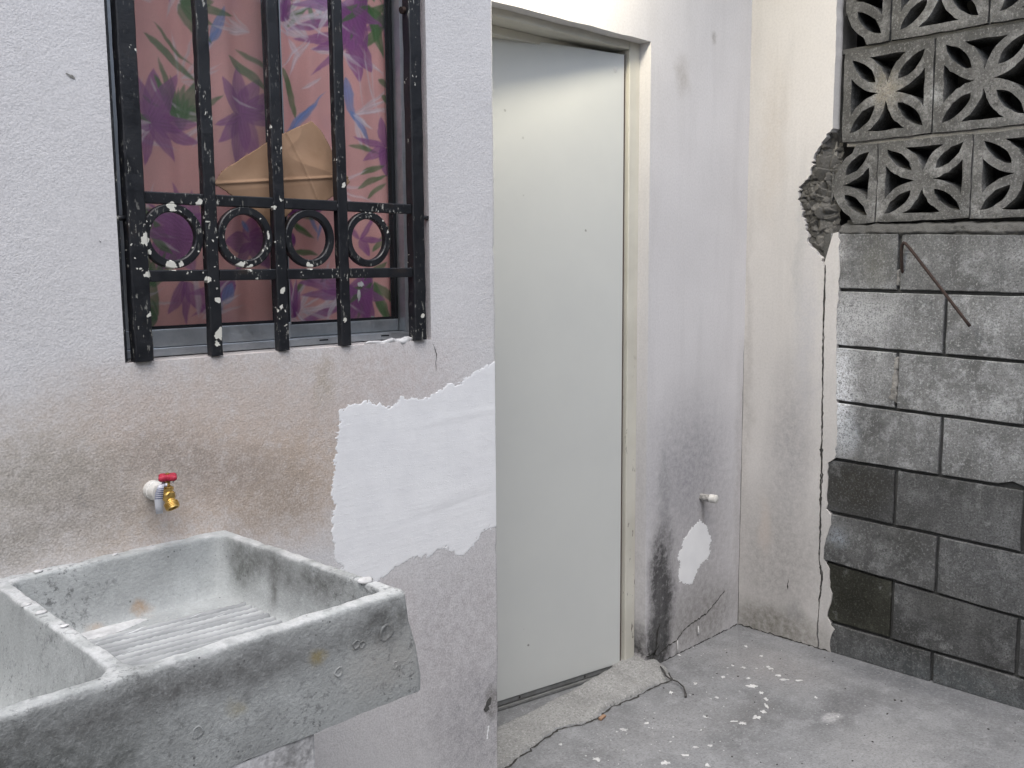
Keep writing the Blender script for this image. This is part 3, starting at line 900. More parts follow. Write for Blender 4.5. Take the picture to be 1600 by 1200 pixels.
def put_vent(me, yc, zc, hy, hz, s):
    o = bpy.data.objects.new('breeze_block', me); COL.objects.link(o)
    o.parent = bw; o.matrix_parent_inverse = Matrix.Translation(-Vector(bw.location))
    o.location = (VF + random.uniform(-.003, .003), yc, zc); o.scale = (.15, hy, hz)
    o.rotation_euler = (random.uniform(-.006, .006), 0, random.uniform(-.008, .008))
    o.color = (s * 1.0, s * .99, s * .955, 1)
rows = [(1.546, 1.812, [-.475], -.4775), (1.824, 2.126, [], -.345), (2.138, 2.438, [-.500], -.504), (2.452, 2.75, [], -.36)]
for r_i, (z0, z1, part, ys) in enumerate(rows):
    hz = (z1 - z0) / 2; zc = (z0 + z1) / 2
    if part:
        put_vent(vent_cut[0 if r_i == 0 else 1], part[0] + .152, zc, .1515, hz, .17 if r_i == 0 else .13)
    y = ys; q = 0
    while y > -3.2:
        put_vent(vent_full[(q + r_i) % 3], y - .152, zc + random.uniform(-.002, .002), .1515, hz - .001, random.uniform(.165, .20) * (1.08 if r_i == 0 else .92))
        y -= .3085; q += 1
# thin mortar in the joints between breeze blocks, set well back
for r_i, (z0, z1, part, ys) in enumerate(rows):
    bm = bmesh.new()
    add_box(bm, VF + .012, VF + .11, -3.3, -.33 if r_i % 2 else -.36, z1 - .002, z1 + .013)
    y = ys; q = 0
    while y > -3.2:
        if q or r_i % 2 == 0:
            add_box(bm, VF + .010, VF + .11, y - .0012, y + .005, z0 + .002, z1 - .004)
        y -= .3085; q += 1
    from_bm('mortar_joint', bm, M_mortar_pale if r_i == 0 else M_mortar, bw)

behind = empty('dark_backing_box', (.9, -1.6, 0)); tag(behind, 'added dark box standing in for shade behind the breeze block holes', 'wall', kind='structure')  # unseen box added to keep the block holes dark
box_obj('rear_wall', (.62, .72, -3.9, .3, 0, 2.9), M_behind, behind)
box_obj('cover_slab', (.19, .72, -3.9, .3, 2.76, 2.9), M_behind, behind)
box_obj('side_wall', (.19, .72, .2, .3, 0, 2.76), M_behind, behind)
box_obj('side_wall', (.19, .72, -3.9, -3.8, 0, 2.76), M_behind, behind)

# the house behind the walls: unseen roof slab and partitions, with a roof gap added for light
house = empty('house_shell', (-2, 2, 0)); tag(house, 'flat roof with an added gap lighting the curtain, and inner walls of the house', 'house', kind='structure')
box_obj('roof_slab', (-4.7, .17, YA - .02, .08, 2.752, 2.9), M_roof, house)      # roof gap made up so daylight backlights the curtain
box_obj('roof_slab', (-4.7, -3.6, .081, 3.6, 2.752, 2.9), M_roof, house)
box_obj('roof_slab', (-1.65, .17, .081, 3.6, 2.752, 2.9), M_roof, house)
box_obj('roof_slab', (-3.599, -1.651, 2.2, 3.6, 2.752, 2.9), M_roof, house)
box_obj('rear_wall', (-4.6, .1, 3.4, 3.55, 0, 2.75), M_inner, house)
box_obj('side_wall', (-4.65, -4.55, YA + .002, 3.4, 0, 2.748), M_inner, house)
box_obj('side_wall', (.03, .17, .021, 3.4, 0, 2.75), M_inner, house)
box_obj('partition', (XR - .06, XR - .01, YA + .15, 3.4, 0, 2.75), M_inner, house)

# unseen walls added behind the viewer to keep low daylight out
yw = empty('light_blocker_wall', (-3, -3.4, 0)); tag(yw, 'plain unseen wall added behind the viewer to block low daylight', 'wall')
for b in ((-5.6, .2, -3.55, -3.4, 0, 2.9), (-5.75, -5.6, -3.55, 3.5, 0, 2.9)):
    box_obj('wall_panel', b, M_mortar_pale, yw)

# cement apron in front of the door
U = np.arange(-1.56, -.44, .005); V = np.arange(-.15, .30, .005)
X, Y = np.meshgrid(U, V, indexing='ij')
fe = np.interp(X, [-1.56, -1.40, -1.25, -1.125, -1.04, -.973, -.90, -.79, -.70, -.60, -.55, -.52, -.50, -.44], [-.125, -.112, -.085, -.062, -.10, -.103, -.085, -.10, -.095, -.108, -.06, .012, .05, .05]) + fbm(X, X * 0, 22, 3, 4) * .010
sd = Y - fe
H = .010 * np.clip(sd / .010, 0, 1) ** .5 + .013 * np.clip(sd / .20, 0, 1) + .020 * np.clip((X + .95) / .3, 0, 1) * np.clip(sd / .12, 0, 1) + fbm(X, Y, 10, 7, 4) * .006 + fbm(X, Y, 28, 17, 3) * .004 + fbm(X, Y, 60, 8, 3) * .0016
H = np.where(Y > .05, H - .05 * np.clip((Y - .05) / .03, 0, 1) * (X < -.70), H)
H = np.where(sd < .001, -.006, H)
ap, _ = grid_mesh('cement_apron', U, V, np.stack([X, Y, H], -1), (sd > -.004), M_apron)
crack('edge_crack', [(-1.40, -.117), (-1.25, -.092), (-1.125, -.070), (-1.04, -.106), (-.973, -.110), (-.90, -.094), (-.79, -.107), (-.70, -.103), (-.60, -.115), (-.55, -.07)], .006, lambda a, b: (a, b, .0012), M_dark, ap, 14, .012, .003)
tag(ap, 'rough cement apron sloping up to the door, cracked along its edge', 'threshold', kind='structure')
# small dents and hairline cracks in the window wall
onA = lambda a, b: (a, YA - .0012, b)
crack('dent', [(-2.528, 1.735), (-2.519, 1.731), (-2.513, 1.728)], .005, onA, M_mortar_pale, ww, 31, .004, .0005)
crack('dent', [(-2.49, 1.46), (-2.487, 1.457)], .004, onA, M_dark, ww, 32, .004, .0003)
crack('hairline_crack', [(-1.745, 1.235), (-1.735, 1.21), (-1.737, 1.17)], .0013, onA, M_dark, ww, 33, .01, .001)
crack('chip', [(-1.592, .285), (-1.582, .305), (-1.574, .318)], .016, onA, M_mortar, ww, 34, .006, .001)
crack('hairline_crack', [(-1.70, .06), (-1.685, .075), (-1.672, .10)], .003, onA, M_dark, ww, 35, .01, .001)

# ------------------------------------------------------------------ door frame and door
FY = .045
df = empty('door_frame', (-1.05, FY, 0)); tag(df, 'cream painted door frame, paint flaking near the floor', 'door frame')
def jamb(name, x0, x1, z0, z1):
    bm = bmesh.new()
    add_box(bm, x0, x1, FY, .148, z0, z1, .003)
    return from_bm(name, bm, M_frame, df)
jamb('jamb', -.652, -.5985, 0.0, DZ + .004)
jamb('jamb', DX0 - .002, DX0 + .045, 0.0, DZ + .004)
bm = bmesh.new()
add_box(bm, DX0 + .046, -.653, FY, .148, 2.098, DZ + .006, .003)
from_bm('head_rail', bm, M_frame, df)
bm = bmesh.new()
add_box(bm, DX0 + .046, -.653, .118, .210, 2.072, 2.0975, .002)     # stop of the head, pale underside
from_bm('head_stop', bm, M_frame, df)

ANG = math.radians(10.5)
HX, HY = -.6585, .056
dr = empty('door', (HX, HY, 0)); tag(dr, 'plain pale grey-green flush door standing slightly ajar', 'door')
MD = Matrix.Translation((HX, HY, 0)) @ Matrix.Rotation(-ANG, 4, 'Z')
DWD = .79
def door_part(name, b, mat, bev=.0015):
    bm = bmesh.new(); add_box(bm, *b, bev=bev)
    bmesh.ops.transform(bm, matrix=MD, verts=bm.verts)
    return from_bm(name, bm, mat, dr)
door_part('door_leaf', (-DWD, -.006, 0, .036, .030, 2.082), M_door, .002)
door_part('leaf_edge', (-.0058, 0, .002, .034, .012, 2.081), M_edge)
door_part('bottom_rail', (-DWD, -.006, .004, .034, .012, .0298), M_strip)
door_part('drip_strip', (-DWD, -.006, -.007, .003, .002, .0115), M_strip)
bm = bmesh.new()
bmesh.ops.create_uvsphere(bm, u_segments=14, v_segments=8, radius=.009)
for v in bm.verts: v.co = Vector((-.045 + v.co.x * .8, v.co.y * .10 - .0005, 2.030 + v.co.z))
bmesh.ops.transform(bm, matrix=MD, verts=bm.verts)
from_bm('paint_dab', bm, M_splash, dr, True)
for xx in (-.43, -.16):
    bm = bmesh.new()
    bmesh.ops.create_uvsphere(bm, u_segments=10, v_segments=6, radius=.004)
    for v in bm.verts: v.co = Vector((xx + v.co.x, .003 + v.co.y * .5, .021 + v.co.z))
    bmesh.ops.transform(bm, matrix=MD, verts=bm.verts)
    from_bm('screw', bm, M_dark, dr, True)

# ------------------------------------------------------------------ window: frame, sashes, panes
wd = empty('window', (-2.1, -.17, WZ0)); tag(wd, 'aluminium sliding window behind the black bars', 'window')
Y0, Y1 = -.19, -.135
def wbox(name, x0, x1, y0, y1, z0, z1, mat=None, parent=None, bev=.0015):
    bm = bmesh.new(); add_box(bm, x0, x1, y0, y1, z0, z1, bev=bev)
    return from_bm(name, bm, mat or M_alu, parent or wd)
wbox('frame_rail', WX0 + .003, WX1 - .003, Y0, Y1, WZ0 + .002, 1.262)
wbox('frame_rail', WX0 + .003, WX1 - .003, Y0, Y1, WZ1 - .03, WZ1 - .003)
wbox('frame_stile', WX0 + .003, WX0 + .028, Y0, Y1, 1.2625, WZ1 - .031)
wbox('frame_stile', -1.7745, WX1 - .003, Y0, Y1, 1.2625, WZ1 - .031)
def sash(x0, x1, y0, y1, zb, stile, mat_g, lab):
    wbox('sash_rail', x0, x1, y0, y1, 1.263, zb)
    wbox('sash_rail', x0, x1, y0, y1, WZ1 - .06, WZ1 - .032)
    a = wbox('sash_stile', x0, x0 + stile[0], y0, y1, zb + .0005, WZ1 - .0605)
    b = wbox('sash_stile', x1 - stile[1], x1, y0, y1, zb + .0005, WZ1 - .0605, M_rubber if stile[2] else None)
    ym = (y0 + y1) / 2
    bm = bmesh.new()
    add_box(bm, x0 + stile[0], x1 - stile[1], ym - .002, ym + .002, zb, WZ1 - .06)
    p = from_bm('pane', bm, mat_g, wd); p['label'] = lab
    bm = bmesh.new()
    add_box(bm, x0 + stile[0], x1 - stile[1], ym - .0065, ym - .0025, zb + .0005, zb + .006)
    from_bm('gasket', bm, M_rubber, wd)
sash(WX0 + .029, -2.078, -.186, -.168, 1.297, (.022, .032, 1), M_glass_dull, 'dull dusty pane of the outer sash')
sash(-2.092, -1.776, -.164, -.146, 1.290, (.030, .008, 1), M_glass, 'clearer pane of the inner sash')
for xx in (-2.0, -1.835):
    wbox('drain_slot', xx - .011, xx + .011, Y0 - .0006, Y0 + .003, 1.2535, 1.2565, M_rubber, bev=0)
# white smears of paint on the inner pane
for (xx, zz_, a, b, s) in ((-1.875, 1.372, .010, .007, 3), (-1.882, 1.345, .005, .017, 5), (-1.845, 1.297, .007, .003, 8)):
    bm = bmesh.new()
    rr = random.Random(s)
    c = [bm.verts.new((xx + a * rr.uniform(.5, 1.2) * math.cos(t), -.1578, zz_ + b * rr.uniform(.5, 1.2) * math.sin(t))) for t in [2 * math.pi * i / 14 for i in range(14)]]
    d = [bm.verts.new((v.co.x, -.1568, v.co.z)) for v in c]
    bm.faces.new(c)
    for i in range(14): bm.faces.new((c[i], c[(i + 1) % 14], d[(i + 1) % 14], d[i]))
    from_bm('paint_smear', bm, M_splash, wd)
# lumpy white sealant on the sill
bm = bmesh.new()
pts = [(-1.93 + .012 * i, -.243 + .003 * math.sin(i * 2.1), WZ0 + .002 + .002 * math.sin(i * 1.3)) for i in range(12)]
add_tube(bm, pts, [.002, .003, .0035, .005, .004, .005, .006, .005, .007, .009, .007, .002], 8, jitter=.25)
sl = from_bm('sealant_bead', bm, M_splash, None, True); tag(sl, 'lumpy bead of white sealant on the window sill', 'sealant')

# printed curtain inside
PRINT = """G,-2.335,1.856,-2.229,1.771,0.0132;G,-2.318,1.874,-2.238,1.797,0.0079;G,-2.161,1.838,-2.07,1.768,0.0158;G,-2.142,1.854,-2.061,1.808,0.0092;G,-2.037,1.83,-2.001,1.725,0.0184;G,-2.044,1.939,-1.984,1.969,0.0105;G,-2.033,1.928,-1.961,1.964,0.0092;G,-2.021,1.911,-1.969,1.965,0.0092;G,-1.961,1.925,-1.972,1.972,0.0105;G,-1.845,1.946,-1.763,2.005,0.0184;G,-1.838,1.899,-1.768,1.959,0.0158;G,-1.778,1.992,-1.757,1.961,0.0158;G,-1.847,1.621,-1.781,1.645,0.0119;G,-1.855,1.59,-1.774,1.625,0.0119;G,-1.831,1.567,-1.779,1.606,0.0105;G,-1.795,1.835,-1.759,1.818,0.0132;G,-1.787,1.8,-1.759,1.782,0.0119;G,-2.031,1.401,-1.975,1.38,0.0105;G,-2.017,1.352,-2,1.383,0.0132;G,-2.035,1.511,-1.972,1.475,0.0132;G,-2.025,1.447,-1.965,1.44,0.0119;G,-2.016,1.502,-1.988,1.488,0.0079;G,-2.339,1.503,-2.306,1.466,0.0132;G,-2.349,1.478,-2.3,1.435,0.0145;G,-1.844,1.377,-1.78,1.421,0.0158;G,-1.871,1.686,-1.791,1.67,0.0105;G,-2.35,1.735,-2.308,1.716,0.0079;G,-1.817,1.443,-1.767,1.51,0.0132;G,-1.967,1.379,-1.924,1.4,0.0105;B,-2.198,1.852,-2.164,1.931,0.0184;B,-2.237,1.815,-2.172,1.892,0.0105;B,-2.043,1.681,-1.952,1.768,0.0145;B,-2.024,1.696,-1.935,1.797,0.0079;B,-1.875,1.832,-1.857,1.736,0.0184;B,-1.863,1.763,-1.818,1.69,0.0132;B,-2.193,1.337,-2.179,1.383,0.0211;B,-2.223,1.306,-2.199,1.357,0.0184;B,-2.144,1.508,-2.128,1.482,0.0105;B,-1.986,1.533,-1.963,1.478,0.0079;B,-1.953,1.52,-1.969,1.464,0.0066;B,-1.904,1.964,-1.863,1.916,0.0066;W,-1.869,1.997,-1.851,1.925,0.0105;W,-1.837,1.906,-1.79,1.728,0.0053;W,-1.816,1.923,-1.798,1.742,0.004;W,-1.972,1.872,-1.864,1.885,0.0132;W,-1.992,1.79,-1.942,1.823,0.0079;W,-1.961,1.322,-1.892,1.337,0.0079;W,-1.863,1.916,-1.768,1.831,0.0053;W,-2.019,1.892,-1.989,1.857,0.0105;W,-2.33,1.773,-2.307,1.728,0.0053;W,-2.158,1.757,-2.101,1.732,0.0053;W,-1.848,1.863,-1.834,1.752,0.004;W,-1.892,1.334,-1.822,1.287,0.0053;W,-2.032,1.941,-2.019,1.892,0.0132;P,-2.332,1.687,-2.361,1.773,0.0211;P,-2.332,1.687,-2.317,1.79,0.0237;P,-2.332,1.687,-2.269,1.788,0.0237;P,-2.332,1.687,-2.263,1.731,0.0211;P,-2.332,1.687,-2.235,1.689,0.0211;P,-2.332,1.687,-2.234,1.652,0.0184;P,-2.332,1.687,-2.281,1.617,0.0158;P,-2.332,1.687,-2.352,1.604,0.0158;P,-2.332,1.687,-2.363,1.679,0.0184;P,-2.134,1.722,-2.18,1.793,0.0211;P,-2.134,1.722,-2.139,1.822,0.0211;P,-2.134,1.722,-2.1,1.798,0.0211;P,-2.134,1.722,-2.059,1.775,0.0184;P,-2.134,1.722,-2.052,1.737,0.0184;P,-2.134,1.722,-2.065,1.706,0.0158;P,-2.134,1.722,-2.108,1.624,0.0211;P,-2.134,1.722,-2.15,1.612,0.0264;P,-2.134,1.722,-2.192,1.658,0.0184;P,-2.134,1.722,-2.202,1.694,0.0132;P,-1.858,1.914,-1.873,1.992,0.0211;P,-1.858,1.914,-1.821,1.968,0.0132;P,-1.858,1.914,-2.006,1.891,0.0158;P,-1.858,1.914,-1.972,1.872,0.0132;P,-1.858,1.914,-1.976,1.819,0.0105;P,-1.858,1.914,-1.807,1.849,0.0264;P,-1.858,1.914,-1.84,1.821,0.0211;P,-1.858,1.914,-1.93,1.936,0.0132;P,-1.778,1.683,-1.792,1.753,0.0158;P,-1.778,1.683,-1.862,1.701,0.0105;P,-1.778,1.683,-1.78,1.617,0.0211;P,-1.778,1.683,-1.842,1.65,0.0132;P,-1.778,1.683,-1.789,1.639,0.0184;P,-2.289,1.47,-2.345,1.516,0.029;P,-2.289,1.47,-2.285,1.533,0.0316;P,-2.289,1.47,-2.224,1.52,0.029;P,-2.289,1.47,-2.221,1.471,0.0316;P,-2.289,1.47,-2.252,1.405,0.0237;P,-2.289,1.47,-2.331,1.406,0.0237;P,-2.289,1.47,-2.35,1.449,0.0264;P,-2.125,1.465,-2.191,1.464,0.0264;P,-2.125,1.465,-2.072,1.492,0.0237;P,-2.125,1.465,-2.066,1.456,0.0264;P,-2.125,1.465,-2.09,1.407,0.0184;P,-2.125,1.465,-2.123,1.518,0.0184;P,-2.125,1.465,-2.173,1.396,0.0158;P,-2.017,1.469,-2.064,1.461,0.0158;P,-2.017,1.469,-2.054,1.48,0.0158;P,-2.017,1.469,-2.047,1.478,0.0132;P,-1.856,1.355,-2.014,1.382,0.0211;P,-1.856,1.355,-2.009,1.348,0.0158;P,-1.856,1.355,-2.021,1.283,0.0158;P,-1.856,1.355,-1.859,1.267,0.029;P,-1.856,1.355,-1.821,1.27,0.0237;P,-1.856,1.355,-1.895,1.274,0.0211;P,-1.856,1.355,-1.788,1.333,0.0158;P,-1.852,1.472,-1.805,1.536,0.0079;P,-1.852,1.472,-1.89,1.527,0.0079;P,-1.852,1.472,-1.788,1.473,0.0105;P,-1.852,1.472,-1.826,1.434,0.0132;P,-2.273,1.385,-2.236,1.317,0.0184;P,-2.273,1.385,-2.278,1.296,0.0132;P,-2.273,1.385,-2.317,1.32,0.0158;P,-1.764,1.974,-1.827,1.935,0.0158;P,-1.764,1.974,-1.775,1.93,0.0105"""
step = .0017
U = np.arange(-2.44, -1.735, step); V = np.arange(1.262, 2.25, step)
X, Z = np.meshgrid(U, V, indexing='ij')
fold = .007 * np.sin(X * 46 + .6 * np.sin(Z * 3)) + .004 * np.sin(X * 97 + 1.3) + .003 * fbm(X, Z, 5, 3)
Yc = -.127 + fold
cv = np.ones(X.shape + (3,)) * np.array((.96, .62, .59))
cv *= (1 + .10 * fbm(X, Z, 9, 4))[..., None]
wash = np.clip(fbm(X * 1.0, Z * .6, 11, 21, 3) * 2.2 - .35, 0, 1)[..., None]
cv = cv * (1 - .45 * wash) + np.array((.80, .50, .62)) * .45 * wash
PAL = {'P': (.42, .16, .42), 'G': (.14, .30, .12), 'B': (.26, .42, .76), 'W': (.95, .88, .92)}
wob = .004 * fbm(X, Z, 35, 6)
items = [s.split(',') for s in PRINT.split(';')]
_r = random.Random(3)
for _ in range(55):                      # more fronds, painted over one another
    cx_, cz_ = _r.uniform(-2.42, -1.76), _r.uniform(1.27, 2.2)
    kind = _r.choice('PPGGGWWW')
    a0 = _r.uniform(0, 6.28); nb = _r.randint(4, 8)
    for b_ in range(nb):
        a_ = a0 + b_ * _r.uniform(.22, .42); l_ = _r.uniform(.05, .13)
        items.append([kind, str(cx_), str(cz_), str(cx_ + l_ * math.cos(a_)), str(cz_ + l_ * math.sin(a_)), str(_r.uniform(.010, .020) * (.5 if kind == 'W' else 1))])
order = {'P': 0, 'G': 1, 'B': 2, 'W': 3}
_r.shuffle(items)
# the print repeats further up the cloth
items += [[s[0], s[1], str(float(s[2]) + .62), s[3], str(float(s[4]) + .62), s[5]] for s in items if float(s[2]) < 1.75]
XF, ZF, CF, WF = X, Z, cv, wob
for qi, s in enumerate(items):
    x0, z0, x1, z1, w_ = map(float, s[1:])
    dx, dz = x1 - x0, z1 - z0
    L = math.hypot(dx, dz)
    if L < 1e-4: continue
    i0, i1 = np.searchsorted(U, (min(x0, x1) - .03, max(x0, x1) + .03)); j0, j1 = np.searchsorted(V, (min(z0, z1) - .03, max(z0, z1) + .03))
    if i1 - i0 < 2 or j1 - j0 < 2: continue
    X, Z, wob = XF[i0:i1, j0:j1], ZF[i0:i1, j0:j1], WF[i0:i1, j0:j1]
    t = ((X - x0) * dx + (Z - z0) * dz) / (L * L)
    dd = ((X - x0) * -dz + (Z - z0) * dx) / L + wob + .10 * L * (t - .5) ** 2 * (1 if qi % 2 else -1)
    hw = w_ * (.95 if s[0] == 'P' else .7) * np.sin(np.pi * np.clip(t, 0, 1) ** (.8 if s[0] != 'P' else .72)) ** .75
    a = np.clip((hw - np.abs(dd)) / .0030, 0, 1) * (t > 0) * (t < 1)
    streak = .5 + .5 * np.sin(dd * 900 + qi) * vnoise(t * 6 + qi, dd * 300, 3)
    c = np.array(PAL[s[0]])
    pale = .30 if s[0] == 'P' else .18
    colr = c[None, None] * (1 + .35 * (streak - .5))[..., None] + pale * (np.clip(t, 0, 1) ** 2)[..., None] * np.array((.30, .14, .26)) * (s[0] == 'P')
    alpha = (a * {'P': .85, 'G': .85, 'B': .8, 'W': .75}[s[0]] * (.72 + .28 * vnoise(X * 60 + qi, Z * 60, qi)))[..., None]
    CF[i0:i1, j0:j1] = CF[i0:i1, j0:j1] * (1 - alpha) + colr * alpha
X, Z, cv = XF, ZF, CF
cu, used = grid_mesh('curtain', U, V, np.stack([X, Yc, Z], -1), np.ones(X.shape, bool), M_curtain)
at = cu.data.attributes.new('print', 'FLOAT_COLOR', 'POINT')
at.data.foreach_set('color', np.concatenate([cv[used], np.ones((used.sum(), 1))], 1).astype(np.float32).ravel())
tag(cu, 'pink curtain printed with purple palm fans and green leaves, behind the glass', 'curtain')
so = cu.modifiers.new('thickness', 'SOLIDIFY'); so.thickness = .0008
tube_obj('curtain_rod', [(-2.46, -.105, 2.255), (-1.73, -.105, 2.255)], .009, M_alu, cu)
# the room behind the curtain gets its daylight from the added roof gap

# ------------------------------------------------------------------ window bars
gr = empty('window_grille', (-2.1, -.25, WZ0)); tag(gr, 'black welded iron window bars with rings, paint chipped to white', 'window bars')
GF, GB = -.256, -.237
def bar(x, w_, zb, name='bar', y0=GF, y1=GB):
    n_ = 40
    bm = bmesh.new()
    rings = []
    rg2 = random.Random(int(x * -1000))
    h = w_ / 2; c = .0022
    for i in range(n_ + 1):
        z = zb + (2.348 - zb) * i / n_
        ox = rg2.gauss(0, .00035); oy = rg2.gauss(0, .0003)
        prof = [(-h + c, y0), (h - c, y0), (h, y0 + c), (h, y1 - c), (h - c, y1), (-h + c, y1), (-h, y1 - c), (-h, y0 + c)]
        rings.append([bm.verts.new((x + a + ox, b + oy, z)) for a, b in prof])
    for i in range(n_):
        for k in range(8): bm.faces.new((rings[i][k], rings[i][(k + 1) % 8], rings[i + 1][(k + 1) % 8], rings[i + 1][k]))
    bm.faces.new(rings[0]); bm.faces.new(rings[-1])
    return from_bm(name, bm, M_black, gr)
BX = [-2.424, -2.282, -2.136, -1.986, -1.7855]
for i, x in enumerate(BX):
    bar(x, .033 if i in (0, 4) else .0245, WZ0 + .0018, 'bar', GF - (.003 if i in (0, 4) else 0), GB + (.004 if i in (0, 4) else 0))
for zc in (1.5375, 1.398):
    for i in range(4):
        a = BX[i] + (.0167 if i == 0 else .0125); b = BX[i + 1] - (.0167 if i == 3 else .0125)
        bm = bmesh.new(); add_box(bm, a, b, GF + .0015, GB - .0015, zc - .0105, zc + .0105, .002)
        from_bm('cross_rail', bm, M_black, gr)
box_obj('side_flat', (WX0 + .0015, WX0 + .006, -.248, -.192, WZ0 + .002, WZ1 - .002), M_black, gr, .001)
for xc in (-2.357, -2.211, -2.066, -1.920):
    bm = bmesh.new()
    n_ = 40; R0, R1 = .0435, .0585
    sec = [(R0, -.2525), (R0 + .002, -.2545), (R1 - .002, -.2545), (R1, -.2525), (R1, -.2415), (R1 - .002, -.2395), (R0 + .002, -.2395), (R0, -.2415)]
    rg_ = []
    for i in range(n_):
        t = 2 * math.pi * i / n_
        rg_.append([bm.verts.new((xc + r * math.cos(t), y, 1.4695 + r * math.sin(t))) for r, y in sec])
    for i in range(n_):
        for k in range(8): bm.faces.new((rg_[i][k], rg_[i][(k + 1) % 8], rg_[(i + 1) % n_][(k + 1) % 8], rg_[(i + 1) % n_][k]))
    from_bm('ring', bm, M_black, gr)
for x0, x1, z in ((WX0 - .004, BX[0] - .013, 1.50), (BX[4] + .012, WX1 + .004, 1.52), (WX0 - .004, BX[0] - .013, 2.1), (BX[4] + .012, WX1 + .004, 2.1)):
    tube_obj('anchor_stud', [(x0, -.245, z), (x1, -.245, z)], .005, M_black, gr, 8)
tube_obj('bolt', [(BX[4] - .026, -.243, 1.962), (BX[4] - .010, -.243, 1.966)], [.008, .006], M_rust, gr, 8)
for i, x in enumerate((BX[1], BX[2], BX[3])):
    bm = bmesh.new()
    bmesh.ops.create_uvsphere(bm, u_segments=10, v_segments=6, radius=.006)
    for v in bm.verts: v.co = Vector((x - .011, GF + .004, 1.5345)) + Vector((v.co.x * .6, v.co.y * .6, v.co.z * 1.3))
    from_bm('weld', bm, M_black, gr, True)

# torn cardboard wedged between the bars and the glass
poly = [(-2.240, 1.573), (-2.215, 1.560), (-2.19, 1.545), (-2.15, 1.50), (-2.128, 1.484), (-2.105, 1.51), (-2.06, 1.545), (-2.01, 1.548), (-1.972, 1.568), (-1.944, 1.592), (-1.962, 1.62), (-2.005, 1.690), (-2.026, 1.706),
        (-2.06, 1.692), (-2.10, 1.672), (-2.14, 1.650), (-2.18, 1.624), (-2.222, 1.598)]
poly = [(-2.085 + (a_ + 2.085) * 1.06, 1.60 + (b_ - 1.60) * 1.06) for a_, b_ in poly]
U = np.arange(-2.26, -1.925, .0016); V = np.arange(1.465, 1.72, .0016)
X, Z = np.meshgrid(U, V, indexing='ij')
sd = poly_sdf(X, Z, poly) + fbm(X, Z, 60, 3, 3) * .0012
Yk = -.222 + .14 * np.abs((X + 2.075) * .8 + (Z - 1.60) * .55) * .35 + .10 * np.abs(X + 2.01 - .35 * (Z - 1.6)) * .35 + .25 * np.abs(Z - 1.585 - .12 * (X + 2.02)) * .25 - .003 * np.exp(-((Z - 1.595 - .1 * (X + 2.02)) / .003) ** 2) - .0025 * np.exp(-((X + 2.045 + .5 * (Z - 1.6)) / .003) ** 2) + np.abs(fbm(X, Z, 9, 5, 2)) * .009 + fbm(X, Z, 10, 15, 3) * .002
Yk = np.clip(Yk, -.231, -.1935)
cd, _ = grid_mesh('cardboard_piece', U, V, np.stack([X, Yk, Z], -1), sd > 0, M_card)
so = cd.modifiers.new('thickness', 'SOLIDIFY'); so.thickness = .0035
tag(cd, 'torn piece of brown cardboard wedged behind the window bars', 'cardboard')

# ------------------------------------------------------------------ garden tap
TX, TZ = -2.421, 1.008
tp = empty('water_tap', (TX, YA, TZ)); tag(tp, 'brass garden tap with red handle and white paper tag above the sink', 'tap')
lathe_obj('wall_coupling', [(-.004, .0205), (.016, .0205), (.017, .019), (.040, .0185), (.041, .016)], (TX, YA, TZ), (0, -1, 0), M_pvc, tp)
body = lathe_obj('tap_body', [(.038, .0125), (.050, .0125), (.051, .0105), (.062, .0105), (.068, .0135), (.082, .0135), (.088, .009), (.090, .001)], (TX, YA, TZ), (0, -1, 0), M_brass, tp)
sdir = Vector((.10, -.55, -.85)).normalized()
so0 = Vector((TX, YA - .074, TZ))
lathe_obj('spout', [(.000, .0098), (.008, .0102), (.014, .0115), (.016, .0135)] + sum([[(.0162 + i * .0032, .0135), (.0174 + i * .0032, .0148), (.0186 + i * .0032, .0148), (.0192 + i * .0032, .0135)] for i in range(4)], []) + [(.030, .0135), (.030, .0105), (.024, .0095)],
          so0, sdir, M_brass, tp)
lathe_obj('bonnet', [(.004, .0105), (.011, .0105), (.012, .0122), (.018, .0122), (.019, .0085), (.021, .0075)], (TX, YA - .074, TZ), (0, -.12, 1), M_brass, tp, 6)
st_top = Vector((TX, YA - .0785, TZ + .0365))
tube_obj('stem', [(TX, YA - .0765, TZ + .018), tuple(st_top)], .0048, M_brass, tp, 10)
bm = bmesh.new()
n_ = 60; rg_ = []
for lev, sc in ((-.006, .82), (-.003, 1.0), (.003, 1.0), (.006, .80)):
    ring = []
    for i in range(n_):
        t = 2 * math.pi * i / n_
        r = (.0175 + .0060 * math.cos(4 * t)) * sc
        ring.append(bm.verts.new(st_top + Vector((r * math.cos(t + .35), r * math.sin(t + .35), lev + .003))))
    rg_.append(ring)
for i in range(3):
    for k in range(n_): bm.faces.new((rg_[i][k], rg_[i][(k + 1) % n_], rg_[i + 1][(k + 1) % n_], rg_[i + 1][k]))
bm.faces.new(rg_[0]); bm.faces.new(rg_[-1])
hd = from_bm('handle', bm, M_red, tp, True)
lathe_obj('handle_screw', [(0, .0045), (.002, .0045), (.003, .003)], st_top + Vector((0, 0, .009)), (0, 0, 1), M_brass, hd, 12)
